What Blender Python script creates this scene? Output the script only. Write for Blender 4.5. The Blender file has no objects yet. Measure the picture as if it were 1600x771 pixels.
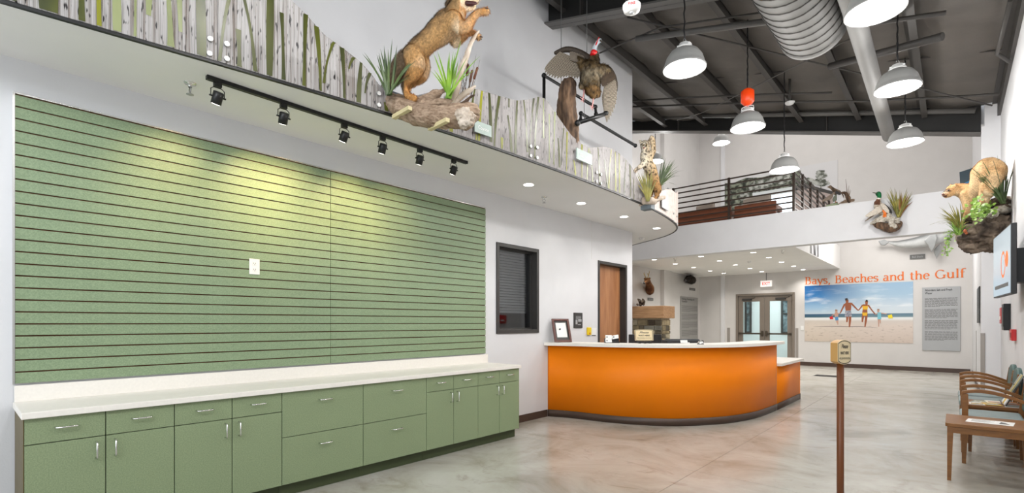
import bpy, bmesh, math, random
from mathutils import Vector, Matrix, noise as mnoise
random.seed(7)
PI = math.pi
S = bpy.context.scene
COL = S.collection

# ------------------------------------------------------------------ camera, world, lights, exposure
F, CXP, HY, XC, HC = 776.0, 800.0, 505.0, 4.45, 1.37
YAW = math.atan((1489 - 800) / F)
FW = (-math.sin(YAW), math.cos(YAW)); RT = (math.cos(YAW), math.sin(YAW))
cam = bpy.data.cameras.new('camera'); camo = bpy.data.objects.new('camera', cam); COL.objects.link(camo)
camo.location = (XC, 0, HC); camo.rotation_euler = (PI / 2, 0, YAW)
cam.sensor_width = 36; cam.lens = 36 * F / 1600; cam.shift_y = (HY - 385.5) / 1600
cam.clip_start = 0.05; cam.clip_end = 200
S.camera = camo
S.view_settings.view_transform = 'Standard'; S.view_settings.look = 'None'
S.view_settings.exposure = -0.08; S.view_settings.gamma = 1; S.view_settings.use_curve_mapping = False
wd = bpy.data.worlds.new('daylight'); S.world = wd; wd.use_nodes = True
wd.node_tree.nodes['Background'].inputs[0].default_value = (0.86, 0.93, 1.0, 1)
wd.node_tree.nodes['Background'].inputs[1].default_value = 1.6

def area(name, loc, sx, sy, power, color=(1, 1, 1), rot=(0, 0, 0)):
    l = bpy.data.lights.new(name, 'AREA'); l.shape = 'RECTANGLE'; l.size = sx; l.size_y = sy
    l.energy = power; l.color = color
    o = bpy.data.objects.new(name, l); COL.objects.link(o); o.location = loc; o.rotation_euler = rot
    return o
# daylight of the entrance glazing behind the photographer
area('entrance_daylight', (2.0, -3.6, 2.6), 6.5, 4.5, 120, (0.88, 0.94, 1.0), (PI / 2, 0, 0))
# unseen fill high on the right, added to brighten the upper left wall
area('side_fill', (5.0, -1.4, 4.3), 1.3, 5.0, 330, (0.92, 0.96, 1.0), (0, PI / 2, math.radians(-25)))
# unseen area fill added to brighten the upstairs and far hall
area('upper_hall_fill', (1.2, 15.0, 8.6), 5, 5, 150, (1.0, 0.97, 0.93))
area('far_hall_fill', (3.3, 15.6, 4.6), 1.5, 2.5, 130, (1.0, 0.97, 0.93))
PENDANT_POWER, DOWNLIGHT_POWER, SPOT_POWER = 60, 62, 54

def ray(u, v):
    r = (u - CXP) / F
    return (FW[0] + r * RT[0], FW[1] + r * RT[1], (HY - v) / F)
def W(u, v, t):
    d = ray(u, v); return (XC + t * d[0], t * d[1], HC + t * d[2])
def at_x(x, u, v):
    return W(u, v, (x - XC) / ray(u, v)[0])
def at_y(y, u, v):
    return W(u, v, y / ray(u, v)[1])
def at_z(z, u, v):
    return W(u, v, (z - HC) / ray(u, v)[2])

# ------------------------------------------------------------------ materials
MATS = {}
def mat(name, col, rough=0.5, metal=0.0, var=0.0, scale=8.0, bump=0.0, bscale=None, emit=None, spec=0.5, alpha=None, stretch=None, col2=None, detail=4.0, sharp=None):
    if name in MATS: return MATS[name]
    m = bpy.data.materials.new(name); m.use_nodes = True; MATS[name] = m
    nt = m.node_tree; b = nt.nodes['Principled BSDF']
    b.inputs['Base Color'].default_value = (*col, 1); b.inputs['Roughness'].default_value = rough
    b.inputs['Metallic'].default_value = metal; b.inputs['Specular IOR Level'].default_value = spec
    m.diffuse_color = (*col, 1)
    if emit:
        b.inputs['Emission Color'].default_value = (*emit[0], 1); b.inputs['Emission Strength'].default_value = emit[1]
    if var or bump or col2:
        tc = nt.nodes.new('ShaderNodeTexCoord'); mp = nt.nodes.new('ShaderNodeMapping')
        nt.links.new(tc.outputs['Object'], mp.inputs[0])
        if stretch: mp.inputs['Scale'].default_value = stretch
        n = nt.nodes.new('ShaderNodeTexNoise'); n.inputs['Scale'].default_value = scale; n.inputs['Detail'].default_value = detail
        nt.links.new(mp.outputs[0], n.inputs['Vector'])
        if var or col2:
            r = nt.nodes.new('ShaderNodeValToRGB')
            lo, hi = sharp if sharp else (0.3, 0.7)
            r.color_ramp.elements[0].position = lo; r.color_ramp.elements[1].position = hi
            c2 = col2 if col2 else tuple(min(1, c * (1 + var)) for c in col)
            c1 = col if col2 else tuple(c * (1 - var) for c in col)
            r.color_ramp.elements[0].color = (*c1, 1); r.color_ramp.elements[1].color = (*c2, 1)
            nt.links.new(n.outputs[0], r.inputs[0]); nt.links.new(r.outputs[0], b.inputs['Base Color'])
        if bump:
            n2 = n
            if bscale:
                n2 = nt.nodes.new('ShaderNodeTexNoise'); n2.inputs['Scale'].default_value = bscale; n2.inputs['Detail'].default_value = 6
                nt.links.new(mp.outputs[0], n2.inputs['Vector'])
            bp = nt.nodes.new('ShaderNodeBump'); bp.inputs['Strength'].default_value = bump; bp.inputs['Distance'].default_value = 0.02
            nt.links.new(n2.outputs[0], bp.inputs['Height']); nt.links.new(bp.outputs[0], b.inputs['Normal'])
    return m

def lin(r, g, b):
    f = lambda c: (c / 255 / 12.92) if c / 255 <= 0.04045 else ((c / 255 + 0.055) / 1.055) ** 2.4
    return (f(r), f(g), f(b))

M_wall = mat('white_wall_paint', (0.69, 0.69, 0.705), 0.7, var=0.02, scale=3, bump=0.05, bscale=120)
M_soffit = mat('soffit_paint', (0.80, 0.79, 0.775), 0.75, var=0.02, scale=2)
M_back = mat('greige_wall_paint', (0.62, 0.60, 0.585), 0.7, var=0.02, scale=3)
M_base = mat('brown_rubber_base', lin(70, 52, 42), 0.45, var=0.06)
M_dark = mat('dark_bronze_metal', lin(62, 60, 58), 0.45, 0.3)
M_black = mat('black_metal', (0.013, 0.013, 0.013), 0.4, 0.3)
M_blackp = mat('black_plastic', (0.012, 0.012, 0.013), 0.4)
M_beam = mat('painted_black_steel', (0.012, 0.0115, 0.011), 0.55)
M_flange = mat('grey_painted_steel', lin(92, 90, 87), 0.5)
M_purlin = mat('dark_grey_purlin', lin(66, 63, 60), 0.55)
M_deck = mat('dark_grey_insulation', lin(104, 99, 94), 0.65, var=0.12, scale=2, bump=0.5, bscale=5)
M_chrome = mat('brushed_chrome', (0.72, 0.72, 0.7), 0.25, 1.0)
M_steel = mat('galvanised_steel', (0.45, 0.45, 0.44), 0.45, 0.8, var=0.06)
M_duct = mat('grey_spiral_duct', lin(128, 127, 125), 0.65, 0.0, var=0.08, scale=2)
M_white = mat('white_plastic', (0.78, 0.78, 0.77), 0.4)
M_lens = mat('lamp_lens', (1, 1, 1), 0.5, emit=((1.0, 0.98, 0.95), 6.0))
M_dl = mat('downlight_lens', (1, 1, 1), 0.5, emit=((1.0, 0.95, 0.88), 9.0))
M_count = mat('cream_quartz', lin(236, 231, 223), 0.5, var=0.025, scale=60)
M_green = mat('green_flecked_board', lin(120, 139, 107), 0.5, col2=lin(140, 158, 125), scale=130, detail=3, sharp=(0.35, 0.68))
M_greenc = mat('green_flecked_laminate', lin(122, 137, 103), 0.45, col2=lin(142, 156, 121), scale=150, detail=3, sharp=(0.35, 0.68))
M_toe = mat('dark_green_toe_board', lin(62, 72, 42), 0.5)
M_side = mat('olive_brown_end_panel', lin(92, 80, 44), 0.5, var=0.1)
M_groove = mat('brown_groove_board', lin(92, 58, 34), 0.8, var=0.1)
M_orange = mat('orange_laminate', (0.85, 0.215, 0.002), 0.45, var=0.02, scale=2, spec=0.2)
M_wood = mat('honey_wood', lin(150, 96, 52), 0.4, col2=lin(172, 116, 68), scale=3, stretch=(2, 14, 14), detail=6)
M_chairwood = mat('cherry_wood', lin(112, 68, 20), 0.38, col2=lin(134, 87, 32), scale=3, stretch=(3, 14, 14), detail=6)
M_door = mat('birch_door_veneer', lin(150, 98, 60), 0.42, col2=lin(178, 126, 84), scale=2.2, stretch=(6, 6, 0.8), detail=6)
M_mantel = mat('sawn_mantel_wood', lin(150, 112, 78), 0.6, col2=lin(184, 146, 108), scale=3, stretch=(1, 8, 8), detail=6)
M_brown = mat('dark_brown_post', lin(110, 60, 26), 0.4, var=0.1, scale=4)
M_driftpale = mat('pale_driftwood', lin(168, 150, 132), 0.85, col2=lin(212, 200, 186), scale=9, stretch=(1, 1, 1), bump=0.7)
M_drift = mat('driftwood', lin(112, 88, 68), 0.85, col2=lin(176, 154, 132), scale=4, stretch=(9, 1.6, 12), bump=0.9, sharp=(0.3, 0.7), detail=9)
M_bark = mat('stump_bark', lin(56, 40, 28), 0.85, col2=lin(122, 95, 72), scale=6, stretch=(3, 3, 0.8), bump=0.9, sharp=(0.35, 0.65))
M_grassd = mat('dark_grass_blade', lin(44, 62, 30), 0.5, col2=lin(86, 104, 56), scale=8)
M_grassb = mat('bright_grass_blade', lin(78, 122, 18), 0.5, col2=lin(134, 172, 44), scale=8)
M_grassm = mat('olive_grass_blade', lin(96, 98, 40), 0.5, col2=lin(160, 150, 70), scale=8)
M_ivy = mat('ivy_leaf', lin(86, 124, 42), 0.5, col2=lin(146, 178, 72), scale=12)
M_rock = mat('brown_rock', lin(50, 40, 32), 0.85, col2=lin(150, 132, 114), scale=5, bump=1.0, bscale=18, sharp=(0.35, 0.7), detail=8)
M_moss = mat('pale_moss', lin(150, 140, 124), 0.95, col2=lin(214, 208, 196), scale=30, bump=1.0)
M_teal = mat('teal_vinyl', lin(62, 88, 84), 0.5, var=0.06)
M_seat = mat('blue_grey_vinyl', lin(128, 142, 142), 0.5, var=0.05)
M_paper = mat('white_paper', (0.82, 0.82, 0.8), 0.6)
M_ink = mat('black_ink', (0.02, 0.02, 0.022), 0.6)
M_grey = mat('grey_sign_board', lin(168, 170, 172), 0.5)
M_greyd = mat('dark_grey_plaque', lin(98, 98, 96), 0.5)
M_silver = mat('silver_acrylic_panel', lin(150, 148, 145), 0.35, 0.2)
M_plaqueg = mat('pale_green_plaque', lin(168, 182, 176), 0.4)
M_red = mat('red_plastic', lin(190, 22, 26), 0.4)
M_yellow = mat('yellow_plastic', lin(232, 200, 20), 0.4)
M_corner = mat('grey_corner_guard', lin(150, 144, 138), 0.4)
M_oring = mat('orange_lettering', lin(224, 110, 38), 0.5)
M_leather = mat('brown_leather', lin(122, 68, 42), 0.4, var=0.1)
M_beige = mat('beige_cloth', lin(176, 166, 154), 0.8)
M_amber = mat('orange_ballast_cover', lin(240, 70, 14), 0.4, emit=(lin(240, 70, 14), 0.15))

def add_mix_glass(name, tint, transp, rough=0.03):
    m = bpy.data.materials.new(name); m.use_nodes = True; nt = m.node_tree
    for n in list(nt.nodes): nt.nodes.remove(n)
    out = nt.nodes.new('ShaderNodeOutputMaterial'); mx = nt.nodes.new('ShaderNodeMixShader')
    tr = nt.nodes.new('ShaderNodeBsdfTransparent'); gl = nt.nodes.new('ShaderNodeBsdfGlossy')
    lw = nt.nodes.new('ShaderNodeLayerWeight'); pw = nt.nodes.new('ShaderNodeMath'); pw.operation = 'POWER'; pw.inputs[1].default_value = 3.5
    nt.links.new(lw.outputs['Facing'], pw.inputs[0]); fr = nt.nodes.new('ShaderNodeMapRange'); fr.inputs[3].default_value = transp; fr.inputs[4].default_value = 0.8
    nt.links.new(pw.outputs[0], fr.inputs[0])
    tr.inputs[0].default_value = (*tint, 1); gl.inputs['Roughness'].default_value = rough
    nt.links.new(fr.outputs[0], mx.inputs[0]); nt.links.new(tr.outputs[0], mx.inputs[1]); nt.links.new(gl.outputs[0], mx.inputs[2])
    nt.links.new(mx.outputs[0], out.inputs[0]); return m
M_glassd = add_mix_glass('dark_window_glass', (0.78, 0.80, 0.82), .07)
M_glass = add_mix_glass('door_glass', (0.93, 0.97, 0.97), .03)

def vcol_mat(name, rough=0.8, nscale=60, namt=0.35, stretch=(1, 1, 1), bump=0.3):
    m = bpy.data.materials.new(name); m.use_nodes = True; nt = m.node_tree; b = nt.nodes['Principled BSDF']
    b.inputs['Roughness'].default_value = rough; b.inputs['Specular IOR Level'].default_value = 0.2
    a = nt.nodes.new('ShaderNodeAttribute'); a.attribute_name = 'coat'
    tc = nt.nodes.new('ShaderNodeTexCoord'); mp = nt.nodes.new('ShaderNodeMapping'); mp.inputs['Scale'].default_value = stretch
    n = nt.nodes.new('ShaderNodeTexNoise'); n.inputs['Scale'].default_value = nscale; n.inputs['Detail'].default_value = 5
    nt.links.new(tc.outputs['Object'], mp.inputs[0]); nt.links.new(mp.outputs[0], n.inputs['Vector'])
    r = nt.nodes.new('ShaderNodeMapRange'); r.inputs[1].default_value = 0.3; r.inputs[2].default_value = 0.7
    r.inputs[3].default_value = 1 - namt; r.inputs[4].default_value = 1 + namt
    nt.links.new(n.outputs[0], r.inputs[0])
    mx = nt.nodes.new('ShaderNodeVectorMath'); mx.operation = 'SCALE'
    nt.links.new(a.outputs['Color'], mx.inputs[0]); nt.links.new(r.outputs[0], mx.inputs['Scale'])
    nt.links.new(mx.outputs[0], b.inputs['Base Color'])
    if bump:
        bp = nt.nodes.new('ShaderNodeBump'); bp.inputs['Strength'].default_value = bump; bp.inputs['Distance'].default_value = 0.01
        nt.links.new(n.outputs[0], bp.inputs['Height']); nt.links.new(bp.outputs[0], b.inputs['Normal'])
    return m
M_fur = vcol_mat('animal_coat')
M_feather = vcol_mat('bird_plumage', 0.6, 40, 0.25)
M_shark = vcol_mat('silver_skin', 0.3, 6, 0.12, bump=0)

# ------------------------------------------------------------------ mesh helpers
def V(*a): return Vector(a)
class MB:
    def __init__(s): s.v = []; s.f = []; s.uv = None; s.smooth = []; s.mi = []; s.cur = 0; s.sm = False
    def _add(s, vs, fs, smooth=None):
        o = len(s.v); s.v += [tuple(p) for p in vs]
        for f in fs: s.f.append(tuple(i + o for i in f)); s.smooth.append(s.sm if smooth is None else smooth); s.mi.append(s.cur)
        return s
    def box(s, x0, x1, y0, y1, z0, z1):
        vs = [(x, y, z) for x in (x0, x1) for y in (y0, y1) for z in (z0, z1)]
        return s._add(vs, [(0, 1, 3, 2), (4, 6, 7, 5), (0, 4, 5, 1), (2, 3, 7, 6), (0, 2, 6, 4), (1, 5, 7, 3)], False)
    def obox(s, c, ax, ay, az):
        c, ax, ay, az = map(Vector, (c, ax, ay, az))
        vs = [c + i * ax + j * ay + k * az for i in (-.5, .5) for j in (-.5, .5) for k in (-.5, .5)]
        return s._add(vs, [(0, 1, 3, 2), (4, 6, 7, 5), (0, 4, 5, 1), (2, 3, 7, 6), (0, 2, 6, 4), (1, 5, 7, 3)], False)
    def bar(s, a, b, w, h=None, up=(0, 0, 1)):
        a, b = Vector(a), Vector(b); d = b - a; h = h or w
        u = Vector(up); x = d.cross(u)
        if x.length < 1e-5: x = d.cross(Vector((1, 0, 0)))
        x.normalize(); z = x.cross(d).normalized()
        return s.obox((a + b) / 2, x * w, d, z * h)
    def tube(s, pts, r, n=10, caps=True, flat=None):
        pts = [Vector(p) for p in pts]; k = len(pts)
        rs = r if isinstance(r, (list, tuple)) else [r] * k
        rings = []; prev = None
        for i, p in enumerate(pts):
            d = (pts[min(i + 1, k - 1)] - pts[max(i - 1, 0)])
            d = d.normalized() if d.length > 1e-9 else Vector((0, 0, 1))
            if prev is None:
                u = d.cross(Vector((0, 0, 1)))
                if u.length < 1e-3: u = d.cross(Vector((0, 1, 0)))
            else: u = prev - d * prev.dot(d)
            u.normalize(); prev = u; w = d.cross(u)
            ri = rs[i]; ra, rb = (ri if isinstance(ri, tuple) else (ri, ri))
            rings.append([p + u * (ra * math.cos(2 * PI * j / n)) + w * (rb * math.sin(2 * PI * j / n)) for j in range(n)])
        vs = [q for g in rings for q in g]; fs = []
        for i in range(k - 1):
            for j in range(n):
                a, b = i * n + j, i * n + (j + 1) % n
                fs.append((a, b, b + n, a + n))
        if caps: fs += [tuple(range(n - 1, -1, -1)), tuple((k - 1) * n + j for j in range(n))]
        s._add(vs, fs, True)
        if caps: s.smooth[-1] = s.smooth[-2] = False
        return s
    def loft(s, pts, rad, n=14, sub=3):
        """closed organic tube with rounded ends through points; rad entries r or (r_side, r_up)"""
        pts = [Vector(p) for p in pts]; rr = [x if isinstance(x, tuple) else (x, x) for x in rad]
        P = []; R = []; k = len(pts)
        for i in range(k - 1):
            p0, p1, p2, p3 = pts[max(i - 1, 0)], pts[i], pts[i + 1], pts[min(i + 2, k - 1)]
            for q in range(sub):
                t = q / sub
                P.append(0.5 * ((2 * p1) + (p2 - p0) * t + (2 * p0 - 5 * p1 + 4 * p2 - p3) * t * t + (3 * p1 - p0 - 3 * p2 + p3) * t ** 3))
                e = t * t * (3 - 2 * t)
                R.append(tuple(rr[i][c] * (1 - e) + rr[i + 1][c] * e for c in (0, 1)))
        P.append(pts[-1]); R.append(rr[-1])
        d0 = (P[0] - P[1]).normalized(); d1 = (P[-1] - P[-2]).normalized()
        m0 = min(R[0]); m1 = min(R[-1])
        pre = [(P[0] + d0 * m0 * math.sin(a), tuple(x * math.cos(a) for x in R[0])) for a in (1.45, 1.0, 0.5)]
        post = [(P[-1] + d1 * m1 * math.sin(a), tuple(x * math.cos(a) for x in R[-1])) for a in (0.5, 1.0, 1.45)]
        P = [x[0] for x in pre] + P + [x[0] for x in post]; R = [x[1] for x in pre] + R + [x[1] for x in post]
        return s.tube(P, R, n)
    def lathe(s, prof, c=(0, 0, 0), n=24, axis='z'):
        c = Vector(c); vs = []; fs = []; k = len(prof)
        for (r, h) in prof:
            for j in range(n):
                a = 2 * PI * j / n; x, y = r * math.cos(a), r * math.sin(a)
                vs.append(c + (V(x, y, h) if axis == 'z' else V(h, x, y) if axis == 'x' else V(x, h, y)))
        for i in range(k - 1):
            for j in range(n):
                a, b = i * n + j, i * n + (j + 1) % n
                fs.append((a, b, b + n, a + n))
        return s._add(vs, fs, True)
    def ball(s, c, r, n=12, m=8):
        rx, ry, rz = (r if isinstance(r, tuple) else (r, r, r)); c = Vector(c)
        vs = []; fs = []
        for i in range(m + 1):
            t = PI * i / m
            for j in range(n):
                a = 2 * PI * j / n
                vs.append(c + V(rx * math.sin(t) * math.cos(a), ry * math.sin(t) * math.sin(a), rz * math.cos(t)))
        for i in range(m):
            for j in range(n):
                a, b = i * n + j, i * n + (j + 1) % n
                fs.append((a, a + n, b + n, b))
        return s._add(vs, fs, True)
    def prism(s, poly, z0, z1):
        n = len(poly)
        vs = [(x, y, z0) for x, y in poly] + [(x, y, z1) for x, y in poly]
        fs = [tuple(range(n - 1, -1, -1)), tuple(range(n, 2 * n))] + [(i, (i + 1) % n, (i + 1) % n + n, i + n) for i in range(n)]
        return s._add(vs, fs, False)
    def slab(s, poly, o, ax, ay, th):
        """polygon given in (a,b) of plane o + a*ax + b*ay, extruded by th along ax x ay"""
        o, ax, ay = Vector(o), Vector(ax), Vector(ay); nz = ax.cross(ay).normalized() * th; n = len(poly)
        vs = [o + ax * a + ay * b for a, b in poly]; vs = vs + [p + nz for p in vs]
        fs = [tuple(range(n - 1, -1, -1)), tuple(range(n, 2 * n))] + [(i, (i + 1) % n, (i + 1) % n + n, i + n) for i in range(n)]
        return s._add(vs, fs, False)
    def ribbon(s, pts, widths, o, ax, ay, th=0.0):
        """flat stroke drawn in plane coordinates"""
        L = []; R = []; k = len(pts)
        for i, (x, y) in enumerate(pts):
            x0, y0 = pts[max(i - 1, 0)]; x1, y1 = pts[min(i + 1, k - 1)]
            dx, dy = x1 - x0, y1 - y0; q = math.hypot(dx, dy) or 1
            w = (widths[i] if isinstance(widths, (list, tuple)) else widths) / 2
            L.append((x - dy / q * w, y + dx / q * w)); R.append((x + dy / q * w, y - dx / q * w))
        o, ax, ay = Vector(o), Vector(ax), Vector(ay); nz = ax.cross(ay).normalized() * th
        P = lambda a: o + ax * a[0] + ay * a[1] + nz
        vs = [P(a) for a in L] + [P(a) for a in R]
        fs = [(i + k, i + k + 1, i + 1, i) for i in range(k - 1)]
        return s._add(vs, fs, False)
    def blade(s, base, tip, w, droop=0.0, side=None, n=5):
        base, tip = Vector(base), Vector(tip); d = tip - base
        sd = Vector(side) if side is not None else d.cross(Vector((random.uniform(-1, 1), random.uniform(-1, 1), 0.2)))
        if sd.length < 1e-6: sd = Vector((1, 0, 0))
        sd.normalize(); vs = []
        for i in range(n):
            t = i / (n - 1); p = base + d * t + Vector((0, 0, droop * (t - t * t) * 4 * 0.5 - droop * t * t * 0.0))
            ww = w * (0.55 + 0.9 * t) * (1 - t) ** 0.6 if t < 1 else 0.0
            vs += [p - sd * ww / 2, p + sd * ww / 2]
        fs = [(2 * i, 2 * i + 1, 2 * i + 3, 2 * i + 2) for i in range(n - 1)]
        return s._add(vs, fs, True)
    def build(s, name, m, parent=None, bevel=0.0, kind=None, local=False):
        me = bpy.data.meshes.new(name)
        off = Vector((0, 0, 0))
        if parent is not None and not local: off = root_loc(parent)
        me.from_pydata([tuple(Vector(p) - off) for p in s.v], [], s.f); me.validate()
        ms = m if isinstance(m, (list, tuple)) else [m]
        for x in ms: me.materials.append(x)
        if len(me.polygons) == len(s.smooth):
            me.polygons.foreach_set('use_smooth', s.smooth)
            if len(ms) > 1: me.polygons.foreach_set('material_index', s.mi)
        me.update()
        o = bpy.data.objects.new(name, me); COL.objects.link(o)
        if parent is not None: o.parent = parent
        if bevel:
            b = o.modifiers.new('bevel', 'BEVEL'); b.width = bevel; b.segments = 2; b.limit_method = 'ANGLE'
        if kind: o['kind'] = kind
        return o
def root_loc(o):
    l = Vector((0, 0, 0))
    while o is not None: l += Vector(o.location); o = o.parent
    return l
def tag(o, label, cat, group=None):
    o['label'] = label; o['category'] = cat
    if group: o['group'] = group
    return o
def thing(name, label, cat, loc=(0, 0, 0), group=None, rz=0):
    o = bpy.data.objects.new(name, None); COL.objects.link(o); o.location = loc; o.rotation_euler = (0, 0, rz)
    o.empty_display_size = 0.1
    return tag(o, label, cat, group)
def struct(name, mb, m, parent=None, bevel=0.0):
    o = mb.build(name, m, parent, bevel)
    if parent is None: o['kind'] = 'structure'
    return o
def kids(o): return [c for c in COL.objects if c.parent == o]
def dup(root, loc, label=None, group=None, rz=None):
    r = root.copy(); COL.objects.link(r); r.location = loc
    if rz is not None: r.rotation_euler = (0, 0, rz)
    if label: r['label'] = label
    if group: r['group'] = group
    for ch in KIDS.setdefault(root.name, kids(root)):
        c = ch.copy(); COL.objects.link(c); c.parent = r
        for g in KIDS.setdefault(ch.name, kids(ch)):
            d = g.copy(); COL.objects.link(d); d.parent = c
    return r
KIDS = {}
def share(name, o, loc, parent):
    c = o.copy(); c.name = name; COL.objects.link(c); c.location = loc; c.parent = parent; return c

def text(name, body, o, ax, ay, size, m, parent=None, align='CENTER', shear=0.0, th=0.0015, width=None, bold=0.0):
    cu = bpy.data.curves.new(name, 'FONT'); cu.body = body; cu.size = 1.0; cu.align_x = align; cu.shear = shear; cu.offset = bold; cu.resolution_u = 2
    t = bpy.data.objects.new(name, cu); COL.objects.link(t)
    dg = bpy.context.evaluated_depsgraph_get(); dg.update()
    me = bpy.data.meshes.new_from_object(t.evaluated_get(dg)); bpy.data.objects.remove(t); bpy.data.curves.remove(cu)
    o, ax, ay = Vector(o), Vector(ax).normalized(), Vector(ay).normalized(); nz = ax.cross(ay)
    w = max(v.co.x for v in me.vertices) - min(v.co.x for v in me.vertices)
    sx = size if width is None else width / w
    off = root_loc(parent) if parent is not None else Vector((0, 0, 0))
    for v in me.vertices: v.co = o + ax * (v.co.x * sx) + ay * (v.co.y * size) + nz * th - off
    me.materials.clear(); me.materials.append(m)
    b = bpy.data.objects.new(name, me); COL.objects.link(b)
    if parent is not None: b.parent = parent
    return b

def creature(name, lofts, m, parent, colour, voxel=0.012, smooth=4, fur=0, furlen=0.03, furdir=None, furw=0.0035, ref=None):
    """lofted limbs fused into ONE skin by voxel remesh, then coloured by coat patches"""
    b = MB()
    for L in lofts:
        if isinstance(L[0], list): b.loft(L[0], L[1])
        else: b.ball(L[0], L[1])
    o = b.build(name, m, parent)
    r = o.modifiers.new('r', 'REMESH'); r.mode = 'VOXEL'; r.voxel_size = voxel
    sm = o.modifiers.new('s', 'SMOOTH'); sm.factor = 0.5; sm.iterations = smooth
    dg = bpy.context.evaluated_depsgraph_get(); dg.update()
    me = bpy.data.meshes.new_from_object(o.evaluated_get(dg)); o.modifiers.clear(); o.data = me
    off = root_loc(parent)
    at = me.color_attributes.new('coat', 'FLOAT_COLOR', 'POINT')
    cols = []
    for v in me.vertices:
        c = colour(v.co + off, v.normal); cols.append(c); at.data[v.index].color = (*c, 1)
    for p in me.polygons: p.use_smooth = True
    me.materials.clear(); me.materials.append(m)
    if fur:
        vs = []; fs = []; fc = []
        n = len(me.vertices)
        for i in range(fur):
            vi = random.randrange(n); v = me.vertices[vi]
            d = furdir(v.co + off) if furdir else Vector((0, 0, -1))
            d = Vector(d); d = (d - v.normal * d.dot(v.normal)); d = d.normalized() if d.length > 1e-6 else v.normal
            dd = (d * 0.85 + v.normal * 0.5 + Vector((random.uniform(-.25, .25),) * 3)).normalized()
            L = furlen * random.uniform(0.5, 1.2) * (furdir.scale(v.co + off) if hasattr(furdir, 'scale') else 1)
            sd = dd.cross(v.normal); sd = sd.normalized() if sd.length > 1e-6 else Vector((1, 0, 0))
            k = len(vs); q = random.uniform(0.75, 1.25)
            vs += [v.co - sd * furw, v.co + sd * furw, v.co + dd * L]; fs.append((k, k + 1, k + 2))
            fc += [tuple(min(1, x * q) for x in cols[vi])] * 3
        fm = bpy.data.meshes.new('fur'); fm.from_pydata([tuple(x) for x in vs], [], fs)
        fa = fm.color_attributes.new('coat', 'FLOAT_COLOR', 'POINT')
        for i, c in enumerate(fc): fa.data[i].color = (*c, 1)
        fm.materials.append(m); fo = bpy.data.objects.new('fur', fm); COL.objects.link(fo); fo.parent = parent; fo['kind'] = 'stuff'
    return o
def mixc(a, b, t):
    t = max(0, min(1, t)); return tuple(x * (1 - t) + y * t for x, y in zip(a, b))
def jag(seed, p, s=1.0):
    return mnoise.noise(Vector(p) * s + Vector((seed * 7.1, seed * 3.3, seed * 1.7)))
# ------------------------------------------------------------------ floor
def floor_mat():
    m = bpy.data.materials.new('polished_concrete'); m.use_nodes = True; nt = m.node_tree; b = nt.nodes['Principled BSDF']
    tc = nt.nodes.new('ShaderNodeTexCoord')
    def nz(sc, det, rough=0.6, st=(1, 1, 1), dist=0.0):
        mp = nt.nodes.new('ShaderNodeMapping'); mp.inputs['Scale'].default_value = st
        nt.links.new(tc.outputs['Object'], mp.inputs[0])
        n = nt.nodes.new('ShaderNodeTexNoise'); n.inputs['Scale'].default_value = sc; n.inputs['Detail'].default_value = det
        n.inputs['Roughness'].default_value = rough; n.inputs['Distortion'].default_value = dist
        nt.links.new(mp.outputs[0], n.inputs['Vector']); return n
    def ramp(n, stops):
        r = nt.nodes.new('ShaderNodeValToRGB'); el = r.color_ramp.elements
        while len(el) < len(stops): el.new(0.5)
        for e, (p, c) in zip(el, stops): e.position = p; e.color = (*c, 1)
        nt.links.new(n.outputs[0], r.inputs[0]); return r
    a = ramp(nz(1.1, 8, 0.62, (1.0, 1.0, 1), 0.8), [(0.30, lin(148, 143, 131)), (0.48, lin(176, 173, 163)), (0.68, lin(193, 191, 184))])
    d = ramp(nz(2.6, 9, 0.68, (0.8, 1.2, 1), 1.2), [(0.30, (0.60, 0.55, 0.50)), (0.44, (1, 1, 1)), (0.8, (1, 1, 1))])
    mx = nt.nodes.new('ShaderNodeMix'); mx.data_type = 'RGBA'; mx.blend_type = 'MULTIPLY'; mx.inputs[0].default_value = 0.6
    nt.links.new(a.outputs[0], mx.inputs[6]); nt.links.new(d.outputs[0], mx.inputs[7]); nt.links.new(mx.outputs[2], b.inputs['Base Color'])
    rr = nt.nodes.new('ShaderNodeMapRange'); rr.inputs[3].default_value = 0.1; rr.inputs[4].default_value = 0.3
    nt.links.new(nz(3, 5).outputs[0], rr.inputs[0]); nt.links.new(rr.outputs[0], b.inputs['Roughness'])
    bp = nt.nodes.new('ShaderNodeBump'); bp.inputs['Strength'].default_value = 0.06; bp.inputs['Distance'].default_value = 0.01
    nt.links.new(nz(14, 3).outputs[0], bp.inputs['Height']); nt.links.new(bp.outputs[0], b.inputs['Normal'])
    return m
M_floor = floor_mat()
struct('floor', MB().box(-3.2, 6, -5, 22, -0.2, -0.006), mat('joint_sealant', lin(120, 112, 104), 0.7))
flo = COL.objects['floor']
jx = [-3.2, -1.0, 2.672, 6.0]; jy = [-5, -1.6, 1.35, 4.55, 7.6, 10.75, 14.4, 22]
for i in range(3):
    for j in range(7):
        MB().box(jx[i] + .002, jx[i + 1] - .002, jy[j] + .002, jy[j + 1] - .002, -0.006, 0).build('concrete_slab', M_floor, flo)

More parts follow.
